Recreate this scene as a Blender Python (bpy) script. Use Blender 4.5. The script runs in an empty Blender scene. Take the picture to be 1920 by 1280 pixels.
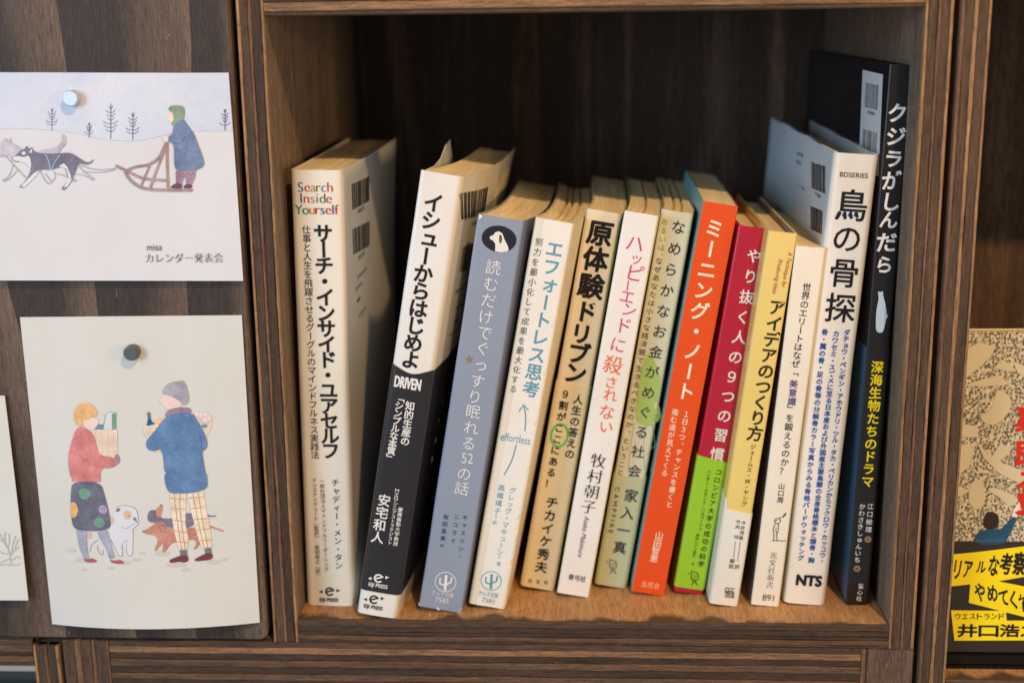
# -*- coding: utf-8 -*-
import bpy, bmesh, math, random
from mathutils import Matrix, Vector, noise
from mathutils.geometry import tessellate_polygon
S = bpy.context.scene
COL = S.collection
random.seed(7)
MM = .001
# ---------------------------------------------------------------- camera, world, lamps, exposure
cam = bpy.data.objects.new('camera', bpy.data.cameras.new('camera'))
COL.objects.link(cam); S.camera = cam
cam.matrix_world = Matrix(((0.9986622909954823, 0.0009330251913194182, 0.05169872346245302, 0.12805307155157283),
                           (0.050001472282988006, 0.23726017579623895, -0.9701584724933716, -0.5491670626190177),
                           (-0.013171230511551026, 0.9714456950571815, 0.2368961380894194, 0.2631824586334463),
                           (0, 0, 0, 1)))
cam.data.sensor_width = 36; cam.data.lens = 46.839; cam.data.clip_start = .02; cam.data.clip_end = 30
cam.data.dof.use_dof = True; cam.data.dof.focus_distance = .572; cam.data.dof.aperture_fstop = 5.0
W = bpy.data.worlds.new('World'); S.world = W; W.use_nodes = True
W.node_tree.nodes['Background'].inputs[0].default_value = (.50, .485, .47, 1)
W.node_tree.nodes['Background'].inputs[1].default_value = .60
def lamp(name, kind, direction, dist, power, color, size, target=(.13, 0, .13)):
    l = bpy.data.lights.new(name, kind); l.energy = power; l.color = color
    if kind == 'AREA': l.shape = 'RECTANGLE'; l.size, l.size_y = size
    else: l.shadow_soft_size = size
    o = bpy.data.objects.new(name, l); COL.objects.link(o)
    d = Vector(direction).normalized(); o.location = Vector(target) + d * dist
    o.rotation_euler = d.to_track_quat('Z', 'Y').to_euler()
    return o
lamp('warm_ceiling_lamp', 'POINT', (.34, -.80, .98), 1.15, 32, (1, .64, .34), .018)
lamp('warm_side_lamp', 'AREA', (.86, -.50, .16), 1.0, 3.0, (1, .66, .36), (.15, .15))
lamp('cool_window_light', 'AREA', (-.74, -.80, .22), 1.3, 9.8, (.57, .76, 1), (.5, .65))
S.view_settings.view_transform = 'Standard'; S.view_settings.look = 'None'
S.view_settings.exposure = 0; S.view_settings.gamma = 1
# ---------------------------------------------------------------- materials
def lin(c):
    return tuple((x/255/12.92 if x/255 <= .04045 else ((x/255+.055)/1.055)**2.4) for x in c)
MATS = {}
class N:
    def __init__(s, name):
        s.m = bpy.data.materials.new(name); s.m.use_nodes = True
        s.t = s.m.node_tree; s.b = s.t.nodes['Principled BSDF']
    def n(s, kind, **kw):
        x = s.t.nodes.new(kind)
        for k, v in kw.items():
            if k.startswith('i_'):
                key = k[2:].replace('_', ' ')
                x.inputs[int(key) if key.isdigit() else key].default_value = v
            else: setattr(x, k, v)
        return x
    def l(s, a, b): s.t.links.new(a, b)
    def coords(s, scale, kind='Object'):
        c = s.n('ShaderNodeTexCoord'); m = s.n('ShaderNodeMapping'); m.inputs['Scale'].default_value = scale
        s.l(c.outputs[kind], m.inputs[0]); return m.outputs[0]
    def noise(s, vec, scale, detail=4, rough=.6, dist=0):
        x = s.n('ShaderNodeTexNoise'); x.inputs['Scale'].default_value = scale; x.inputs['Detail'].default_value = detail
        x.inputs['Roughness'].default_value = rough; x.inputs['Distortion'].default_value = dist
        s.l(vec, x.inputs['Vector']); return x.outputs['Fac']
    def ramp(s, fac, stops):
        r = s.n('ShaderNodeValToRGB'); e = r.color_ramp.elements
        while len(e) < len(stops): e.new(.5)
        for i, (p, c) in enumerate(stops):
            e[i].position = p; e[i].color = (*c, 1) if len(c) == 3 else c
        s.l(fac, r.inputs[0]); return r.outputs[0]
    def mix(s, a, b, fac, mode='MIX'):
        x = s.n('ShaderNodeMix'); x.data_type = 'RGBA'; x.blend_type = mode
        for sock, v in ((x.inputs[0], fac), (x.inputs[6], a), (x.inputs[7], b)):
            if isinstance(v, (int, float)): sock.default_value = v
            elif isinstance(v, tuple): sock.default_value = (*v[:3], 1)
            else: s.l(v, sock)
        return x.outputs[2]
    def bump(s, h, strength, dist=.0004):
        x = s.n('ShaderNodeBump'); x.inputs['Strength'].default_value = strength; x.inputs['Distance'].default_value = dist
        s.l(h, x.inputs['Height']); s.l(x.outputs[0], s.b.inputs['Normal'])
def flat(name, c, rough=.5, var=.06, spec=.4, coat=0, metal=0, srgb=True):
    """plain printed or painted colour with slight unevenness"""
    if name in MATS: return MATS[name]
    q = N(name); c = lin(c) if srgb else c
    v = q.noise(q.coords((1, 1, 1)), 90, 5)
    k = q.ramp(v, [(.3, tuple(x*(1-var) for x in c)), (.7, tuple(min(1, x*(1+var)) for x in c))])
    q.l(k, q.b.inputs['Base Color']); q.b.inputs['Roughness'].default_value = rough
    q.b.inputs['Specular IOR Level'].default_value = spec; q.b.inputs['Coat Weight'].default_value = coat
    q.b.inputs['Coat Roughness'].default_value = .18; q.b.inputs['Metallic'].default_value = metal
    MATS[name] = q.m; return q.m
def paper(name, c, rough=.42, coat=.25, grime=.12, weave=0):
    """book jacket stock: faint yellowing towards patches, handling marks, fine tooth"""
    if name in MATS: return MATS[name]
    q = N(name); c = lin(c)
    v = q.noise(q.coords((1, 1, .5)), 28, 6, .62)
    k = q.ramp(v, [(.35, tuple(x*f for x, f in zip(c, (1-grime*.6, 1-grime*.8, 1-grime*1.4)))), (.62, c)])
    sp = q.noise(q.coords((1, 1, 1)), 900, 3)
    k = q.mix(k, tuple(x*.6 for x in c), q.ramp(sp, [(.66, (0, 0, 0)), (.78, (.5, .5, .5))]))
    q.l(k, q.b.inputs['Base Color'])
    q.l(q.ramp(v, [(.3, (rough+.12,)*3), (.7, (rough,)*3)]), q.b.inputs['Roughness'])
    q.b.inputs['Coat Weight'].default_value = coat; q.b.inputs['Coat Roughness'].default_value = .22
    q.b.inputs['Specular IOR Level'].default_value = .4
    if weave:
        w1 = q.n('ShaderNodeTexWave'); w1.bands_direction = 'X'; w1.inputs['Scale'].default_value = 900; w1.inputs['Distortion'].default_value = 1
        w2 = q.n('ShaderNodeTexWave'); w2.bands_direction = 'Z'; w2.inputs['Scale'].default_value = 900; w2.inputs['Distortion'].default_value = 1
        cc = q.coords((1, 1, 1)); q.l(cc, w1.inputs[0]); q.l(cc, w2.inputs[0])
        h = q.mix(w1.outputs[0], w2.outputs[0], .5)
        q.l(q.mix(k, q.ramp(h, [(.2, (.75, .75, .7)), (.8, (1.06, 1.06, 1.06))]), 1.0, 'MULTIPLY'), q.b.inputs['Base Color'])
        q.bump(h, .35, .0002)
    else: q.bump(q.noise(q.coords((1, 1, 1)), 60, 4), .12, .0015)
    MATS[name] = q.m; return q.m
def wood(name, dark, light, axis='Z', across=55, along=6, fib=1400, sat=.5, rough=.62, bands=None, seed=0, bumpk=.5, hi=.85, lo=.25, fk=.9):
    """dark stained softwood plywood, grain running along AXIS"""
    if name in MATS: return MATS[name]
    q = N(name); dark = lin(dark); light = lin(light)
    def sc(a, b):
        return {'X': (b, a, a), 'Y': (a, b, a), 'Z': (a, a, b)}[axis]
    c = q.coords(sc(1, along/across))
    off = c.node.inputs['Location'].default_value = (seed*3.7, seed*1.3, seed*2.1)
    warp = q.noise(c, across, 5, .6, .8)
    if bands:
        wv = q.n('ShaderNodeTexWave'); wv.wave_profile = 'SAW'; wv.bands_direction = 'X' if axis != 'X' else 'Z'
        wv.inputs['Scale'].default_value = bands; wv.inputs['Distortion'].default_value = 15; wv.inputs['Detail'].default_value = 2.0
        wv.inputs['Detail Scale'].default_value = .8; wv.inputs['Detail Roughness'].default_value = .5
        q.l(c, wv.inputs[0]); warp = q.mix(wv.outputs[0], warp, .45)
    f = q.noise(q.coords(sc(1, .10)), fib, 4, .75)
    f2 = q.noise(q.coords(sc(1, .07)), fib*.28, 5, .7)
    base = q.ramp(warp, [(lo, dark), (hi, light)])
    fr = q.ramp(f, [(.34, (.5, .48, .47)), (.5, (.95, .95, .95)), (.68, (1.5, 1.48, 1.44))])
    fr2 = q.ramp(f2, [(.32, (.72, .7, .68)), (.68, (1.2, 1.2, 1.18))])
    k = q.mix(q.mix(base, fr, fk, 'MULTIPLY'), fr2, min(.8, fk), 'MULTIPLY')
    # worn pale specks
    s2 = q.noise(q.coords(sc(1, .3)), 420, 4, .7)
    k = q.mix(k, tuple(min(1, x*2.3+.02) for x in light), q.ramp(s2, [(.67, (0, 0, 0)), (.76, (.7, .7, .7))]))
    pit = q.noise(q.coords(sc(1, .35)), 700, 3, .8)
    k = q.mix(k, tuple(x*.35 for x in dark), q.ramp(pit, [(.30, (.8, .8, .8)), (.40, (0, 0, 0))]))
    q.l(k, q.b.inputs['Base Color']); q.b.inputs['Roughness'].default_value = rough
    q.b.inputs['Specular IOR Level'].default_value = .35
    q.bump(q.mix(f, f2, .5), bumpk, .0005)
    MATS[name] = q.m; return q.m
# ink and print colours (sRGB of the ink itself, label excepted)
INK = dict(ink=(34, 30, 32), ink2=(62, 58, 56), inkn=(45, 48, 74), pale=(236, 234, 228), handp=(232, 232, 230), cream=(248, 232, 205), peach=(250, 190, 150),
 blue=(40, 76, 150), red=(182, 44, 46), orng=(205, 128, 40), green=(44, 122, 84), teal=(42, 138, 140), navy=(40, 38, 52), brownp=(120, 84, 74), gold=(150, 128, 90),
 aqua=(104, 160, 178), grey2=(104, 116, 112), grey3=(98, 94, 92), lime=(84, 208, 92), pink=(212, 62, 132), orang=(238, 104, 46), plum=(118, 78, 108), leafg=(150, 186, 84),
 spinewh=(240, 236, 226), leafp=(176, 200, 104), leafl=(168, 176, 120), leafd=(60, 92, 66), brownr=(178, 92, 78), olive=(52, 46, 24), violet=(74, 66, 140), cobalt=(30, 82, 165), label=(214, 222, 230), whale=(196, 214, 226), yel=(244, 222, 24), tan=(156, 132, 88),  # label: bluish tint imitates the cool window light on the barcode sticker
 greyblue=(116, 124, 138), snow=(246, 247, 249), snow2=(224, 225, 228), treeink=(104, 102, 134), dogg=(196, 190, 202), dogd=(98, 92, 120), dogline=(158, 150, 164), aqual=(160, 200, 220),
 sledb=(160, 124, 118), plumt=(158, 116, 138), boot=(110, 78, 96), skin=(242, 216, 206), hoodg=(124, 152, 116), mitt=(224, 220, 214), coatb=(86, 112, 156), coatd=(50, 70, 116), groundp=(208, 206, 196), coatk=(34, 80, 110),
 tight=(160, 164, 184), redshoe=(184, 92, 98), tanp=(222, 190, 164), skirt=(70, 70, 98), greenp=(78, 148, 112), lilac=(172, 148, 186), mustard=(240, 184, 76), bagp=(232, 208, 182), redsw=(216, 112, 108),
 redd=(180, 80, 84), hairo=(238, 180, 98), lilacp=(216, 194, 196), tealp=(26, 104, 124), greyhat=(160, 156, 168), skind=(212, 148, 118), dachs=(194, 116, 86), plaid=(248, 226, 192), plaidl=(184, 142, 108),
 sock=(116, 128, 122), shoeb=(122, 66, 66), coatm=(48, 112, 166), warmsky=(236, 232, 214), twig=(190, 188, 184), twigp=(232, 232, 232), cream2=(208, 195, 160), hairb=(52, 38, 36), redt=(206, 44, 32))
WATER = set('snow dogg dogd coatb coatm redsw skirt hairo greyhat dachs plaid greenp lilac mustard bagp hoodg plumt sledb tight'.split())
def ink(c):
    key = 'print_colour_' + c
    if key in MATS: return MATS[key]
    if c == 'skyprint': MATS[key] = sky_stock(); return MATS[key]
    if c not in WATER or c == 'snow': return flat(key, INK[c], .55, .03, .25)
    q = N(key); b = tuple(x*.86+.12*m for x, m in zip(lin(INK[c]), (.9, .9, .92)))   # washes over white paper
    v = q.noise(q.coords((1, 1, 1)), 130, 6, .7); g = q.noise(q.coords((1, 1, 1)), 1100, 2, .8)
    k = q.ramp(v, [(.3, tuple(x*.72 for x in b)), (.5, b), (.72, tuple(min(1, x*1.25+.03) for x in b))])
    k = q.mix(k, q.ramp(g, [(.3, (.86, .86, .86)), (.7, (1.1, 1.1, 1.1))]), 1.0, 'MULTIPLY')
    q.l(k, q.b.inputs['Base Color']); q.b.inputs['Roughness'].default_value = .7; q.b.inputs['Specular IOR Level'].default_value = .2
    MATS[key] = q.m; return q.m
# ---------------------------------------------------------------- mesh helpers
def link(name, me, parent=None, mats=()):
    for m in mats: me.materials.append(m)
    o = bpy.data.objects.new(name, me); COL.objects.link(o)
    if parent: o.parent = parent
    return o
def mk(name, v, f, mats, parent=None, mi=None, smooth=False):
    me = bpy.data.meshes.new(name); me.from_pydata(v, [], f)
    if mi: me.polygons.foreach_set('material_index', mi)
    if smooth: me.polygons.foreach_set('use_smooth', [True]*len(f))
    me.update(); return link(name, me, parent, mats if isinstance(mats, (list, tuple)) else [mats])
def thing(name, label, cat, loc, rot=(0, 0, 0), group=None):
    o = bpy.data.objects.new(name, None); COL.objects.link(o); o.empty_display_size = .02
    o.location = loc; o.rotation_euler = rot; o['label'] = label; o['category'] = cat
    if group: o['group'] = group
    return o
def box(name, a, b, mat, parent=None, bev=.0004, wob=0, seed=0, orig=(0, 0, 0)):
    """bevelled box from corner a to corner b in mm, relative to orig in mm"""
    bm = bmesh.new(); bmesh.ops.create_cube(bm, size=1)
    a = [(p-q)*MM for p, q in zip(a, orig)]; b = [(p-q)*MM for p, q in zip(b, orig)]
    for v in bm.verts: v.co = Vector([(a[i]+b[i])/2 + v.co[i]*(b[i]-a[i]) for i in range(3)])
    if bev: bmesh.ops.bevel(bm, geom=bm.edges[:], offset=bev, segments=2, affect='EDGES')
    me = bpy.data.meshes.new(name); bm.to_mesh(me); bm.free()
    return link(name, me, parent, [mat])
def ply_strips(parent, axis, lo, hi, start, end, y, rows, orig, seed):
    """veneer layers on a board's cut front edge: AXIS is the way they run; rows = (width share, material, proud mm)"""
    tot = sum(r[0] for r in rows); p = lo
    for i, (sh, m, pr) in enumerate(rows):
        wd = (hi-lo)*sh/tot; q0, q1 = p, p+wd; p = q1
        n = max(8, int(abs(end-start)/3)); vs = []; fs = []
        for j in range(n+1):
            t = start+(end-start)*j/n
            e = lambda k: noise.noise(Vector((t*.045, seed*5.1+i*2.3+k*9.7, .5)))*.34 + noise.noise(Vector((t*.35, seed*3.1+i*1.3+k*4.7, 2.5)))*.13
            g = noise.noise(Vector((t*.2, seed+i*7.7, 9.1)))*.16
            A, B = q0+(e(i) if i else 0), q1+(e(i+1) if i < len(rows)-1 else 0); A += .05; B -= .05
            F = y-pr+g; c = min(.35, wd*.25)
            for (s_, yy) in ((A, y+4), (A, F+c), (A+c, F), (B-c, F), (B, F+c), (B, y+4)):
                w = (s_, yy, t) if axis == 'Z' else (t, yy, s_)
                vs.append(tuple((w[k]-orig[k])*MM for k in range(3)))
        for j in range(n):
            for k in range(5):
                a = j*6+k; fs.append((a, a+1, a+7, a+6))
        fs.append(tuple(range(6))); fs.append(tuple(n*6+k for k in range(6)))
        mk('ply', vs, fs, MATS[m], parent)
# ---------------------------------------------------------------- prints: glyphs and drawn shapes on a surface
_gc = {}
_tc = bpy.data.curves.new('type', 'FONT'); _to = bpy.data.objects.new('type', _tc); COL.objects.link(_to); _tc.resolution_u = 3
def glyph(s, off=0.0):
    k = (s, round(off, 4))
    if k not in _gc:
        _tc.body = s; _tc.offset = off
        bpy.context.view_layer.update()
        ev = _to.evaluated_get(bpy.context.evaluated_depsgraph_get()); m = ev.to_mesh()
        v = [(p.co.x, p.co.y) for p in m.vertices]; f = [tuple(p.vertices) for p in m.polygons]; ev.to_mesh_clear()
        _gc[k] = (v, f)
    return _gc[k]
WK = .0085
def chaikin(pts, closed=True, it=2):
    for _ in range(it):
        n = len(pts); out = []
        rng = range(n) if closed else range(n-1)
        if not closed: out.append(pts[0])
        for i in rng:
            a, b = pts[i], pts[(i+1) % n]
            out += [(a[0]*.75+b[0]*.25, a[1]*.75+b[1]*.25), (a[0]*.25+b[0]*.75, a[1]*.25+b[1]*.75)]
        if not closed: out.append(pts[-1])
        pts = out
    return pts
def tri(pts, L):
    t = tessellate_polygon([[Vector((a, b, 0)) for a, b in pts]])
    st = [tuple(pts[i] for i in q) for q in t]; out = []
    while st:
        q = st.pop(); d = [(math.dist(q[i], q[(i+1) % 3]), i) for i in range(3)]; m, i = max(d)
        if m > L and len(out)+len(st) < 6000:
            a, b, c = q[i], q[(i+1) % 3], q[(i+2) % 3]; h = ((a[0]+b[0])/2, (a[1]+b[1])/2)
            st += [(a, h, c), (h, b, c)]
        else: out.append(q)
    return out
def ribbon(pts, w, closed=False, taper=True):
    n = len(pts); vs = []
    for i in range(n):
        a = pts[(i-1) % n] if closed or i else pts[0]; b = pts[(i+1) % n] if closed or i < n-1 else pts[-1]
        dx, dy = b[0]-a[0], b[1]-a[1]; l = math.hypot(dx, dy) or 1; nx, ny = -dy/l*w/2, dx/l*w/2
        vs += [(pts[i][0]+nx, pts[i][1]+ny), (pts[i][0]-nx, pts[i][1]-ny)]
    fs = [(2*i, 2*i+1, 2*i+3, 2*i+2) for i in range(n-1)]
    if closed: fs.append((2*n-2, 2*n-1, 1, 0))
    return vs, fs
ROT = set('ー「」（）［］＝〜…')
SMALL = set('ャュョッァィゥェォっゃゅょ')
class Sheet:
    """collects printed marks for one surface; surf(u, v, off) -> local metres"""
    def __init__(s, surf, L=1.6, step=1.4e-6): s.surf = surf; s.step = step; s.acc = {}; s.order = {}; s.L = L; s.i = 0; s.rnd = random.Random(11)
    def add(s, kind, col, vs, fs, extra=0):
        lay = 'base'
        if ':' in col: lay, col = col.split(':')
        key = (lay, kind, col) if kind == 'lettering' else (lay, kind, '')
        V, F, M, C = s.acc.setdefault(key, ([], [], [], []))
        off = .00013 + s.i*s.step + extra + (5e-5 if kind == 'lettering' else 0)
        if col not in C: C.append(col)
        b = len(V); V += [s.surf(u, v, off, lay) for u, v in vs]
        F += [tuple(b+k for k in f) for f in fs]; M += [C.index(col)]*len(fs)
    def put(s, ch, cx, cy, em, wt, col, rot=0, asp=1, serif=0, cell=True, fit=None, skew=0, kind='lettering'):
        def one(off, dx, extra):
            v, f = glyph(ch, off)
            if not v: return
            xs = [p[0] for p in v]; x0, x1 = min(xs), max(xs)
            if cell is True: ox, oy = (.5, .38) if ord(ch[0]) > 0x2000 else ((x0+x1)/2, .36)
            else: ox, oy = (x0+x1)/2, .36
            sx = em*asp if not fit else fit/max(1e-6, x1-x0)
            c, sn = math.cos(rot), math.sin(rot); out = []
            for a, b in v:
                X = (a-ox)*sx+dx[0]*em; Y = (b-oy+dx[1])*em; X += skew*Y
                out.append((cx+X*c-Y*sn, cy+X*sn+Y*c))
            s.add(kind, col, out, f, extra)
        if serif:
            for j, dx in enumerate((-.022, 0, .022)): one(-.020+wt*WK, (dx, 0), j*.0000008)
        elif wt > .25 and (len(ch) > 1 or ord(ch[0]) > 0x33ff or ord(ch[0]) < 0x2000):
            rr = wt*WK
            for j in range(6): one(0, (rr*math.cos(j*math.pi/3+.26), rr*math.sin(j*math.pi/3+.26)), j*6e-7)
        else: one(wt*WK, (0, 0), 0)
    def op(s, o):
        s.i += 1; k = o[0]
        if k == 'v':
            _, t, u0, v0, u1, v1, em, wt, col, jit, asp, serif = o; n = len(t)
            for i, ch in enumerate(t):
                q = i/(n-1) if n > 1 else 0; u, v = u0+(u1-u0)*q, v0+(v1-v0)*q
                r = s.rnd.uniform(-.10, .10)*jit; u += s.rnd.uniform(-.05, .05)*em*jit; v += s.rnd.uniform(-.04, .04)*em*jit
                if ch in ROT: r -= math.pi/2
                if ch in SMALL: u += em*.07; v += em*.05
                if ch == '、': u += em*.55; v += em*.5
                if ch in ' 　': continue
                if len(ch) > 1: s.put(ch, u, v, em, wt, col, r, .8, 0, False)
                elif ord(ch) < 0x2000 and ch.isupper() and em < 3: s.put(ch, u, v, em*1.15, wt, col, -math.pi/2, 1, 0, False)
                else: s.put(ch, u, v, em, wt, col, r, asp, serif)
        elif k == 'g':
            _, ch, u, v, w, em, wt, col, serif = o; s.put(ch, u, v, em, wt*.4, col, fit=w, serif=1, cell=False)
        elif k == 'h':
            _, t, u, v, w, h, wt, col, serif, rot = o
            em = h/.74 if ord(t[0]) < 0x2000 else h*1.02
            s.put(t, u, v, em, wt, col, math.radians(rot), 1, serif, False, w or None)
        elif k == 'r':
            _, t, u0, v0, u1, v1, h, wt, col, serif, sk = o
            s.put(t, (u0+u1)/2, (v0+v1)/2, h/.8, wt, col, math.atan2(v1-v0, u1-u0), 1, serif, False, math.hypot(u1-u0, v1-v0), .25 if sk else 0)
        elif k == 'p':
            _, pts, col, sm = o
            if sm: pts = chaikin(pts)
            t = tri(pts, s.L); s.add('print', col, [p for q in t for p in q], [(3*i, 3*i+1, 3*i+2) for i in range(len(t))])
        elif k == 'l':
            _, pts, w, col, sm = o
            if sm: pts = chaikin(pts, False)
            elif len(pts) == 2: pts = [(pts[0][0]+(pts[1][0]-pts[0][0])*i/4, pts[0][1]+(pts[1][1]-pts[0][1])*i/4) for i in range(5)]
            s.add('print', col, *ribbon(pts, w))
        elif k == 'o':
            _, u, v, rx, ry, w, col = o; pts = [(u+rx*math.cos(a*math.tau/32), v+ry*math.sin(a*math.tau/32)) for a in range(32)]
            if w: s.add('print', col, *ribbon(pts, w, True))
            else:
                t = tri(pts, s.L); s.add('print', col, [p for q in t for p in q], [(3*i, 3*i+1, 3*i+2) for i in range(len(t))])
        elif k == 'arc':
            _, u, v, r, a0, a1, w, col = o
            s.add('print', col, *ribbon([(u+(r-w/2)*math.cos(math.radians(a)), v+(r-w/2)*math.sin(math.radians(a))) for a in range(a0, a1, 10)], w))
        elif k == 'b':
            _, qd, seed, col = o; rn = random.Random(seed); x = 0; vs = []; fs = []
            tl, tr, br, bl = qd
            while x < 1:
                w = rn.choice((1, 1, 2, 3))/64; w = min(w, 1-x)
                for X, (p, q) in ((x, (tl, tr)), (x+w, (tl, tr))): vs.append((p[0]+(q[0]-p[0])*X, p[1]+(q[1]-p[1])*X))
                for X in (x+w, x): vs.append((bl[0]+(br[0]-bl[0])*X, bl[1]+(br[1]-bl[1])*X))
                b = len(vs)-4; fs.append((b, b+1, b+2, b+3)); x += w + rn.choice((1, 1, 2, 2))/64
            s.add('print', col, vs, fs)
    def build(s, parents):
        for (lay, kind, _c), (V, F, M, C) in s.acc.items():
            mk(kind, V, F, [ink(c) for c in C], parents.get(lay) or parents['base'], M)
BOOKS={'search': (23.6,14.5,22.4,200.5,0.8,142),'issue': (44.7,1.5,18.2,201.8,9.8,130),'blue': (73.8,8.3,19.9,181.7,9.7,138),'eff': (93,12.6,16.8,180.3,10.3,132),'gen': (115.1,32.9,15.8,181,9.9,130),'happy': (131.6,26.1,15.1,181,9.6,128),'name': (149,36.6,14.5,180,9.2,127),'orange': (166.6,28.6,15.3,184.4,9.2,121),'red': (184.8,30.2,13.6,173.5,8.3,126),'yellow': (199.2,17.7,12.6,173,7.0,118),'white': (218.3,18.2,13.0,166,4.9,108),'bird': (239.5,19.8,19.0,205,3.9,170),'whale': (258.5,20.7,9.6,241.6,1.6,205)}
OBI={'issue': [114.6,10.6],'gen': [101.2,-6.3],'name': [55.4,-7.3],'red': [65.7,1.3],'yellow': [46.5,-3.9],'whale': [121.4,-4.4]}
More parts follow.
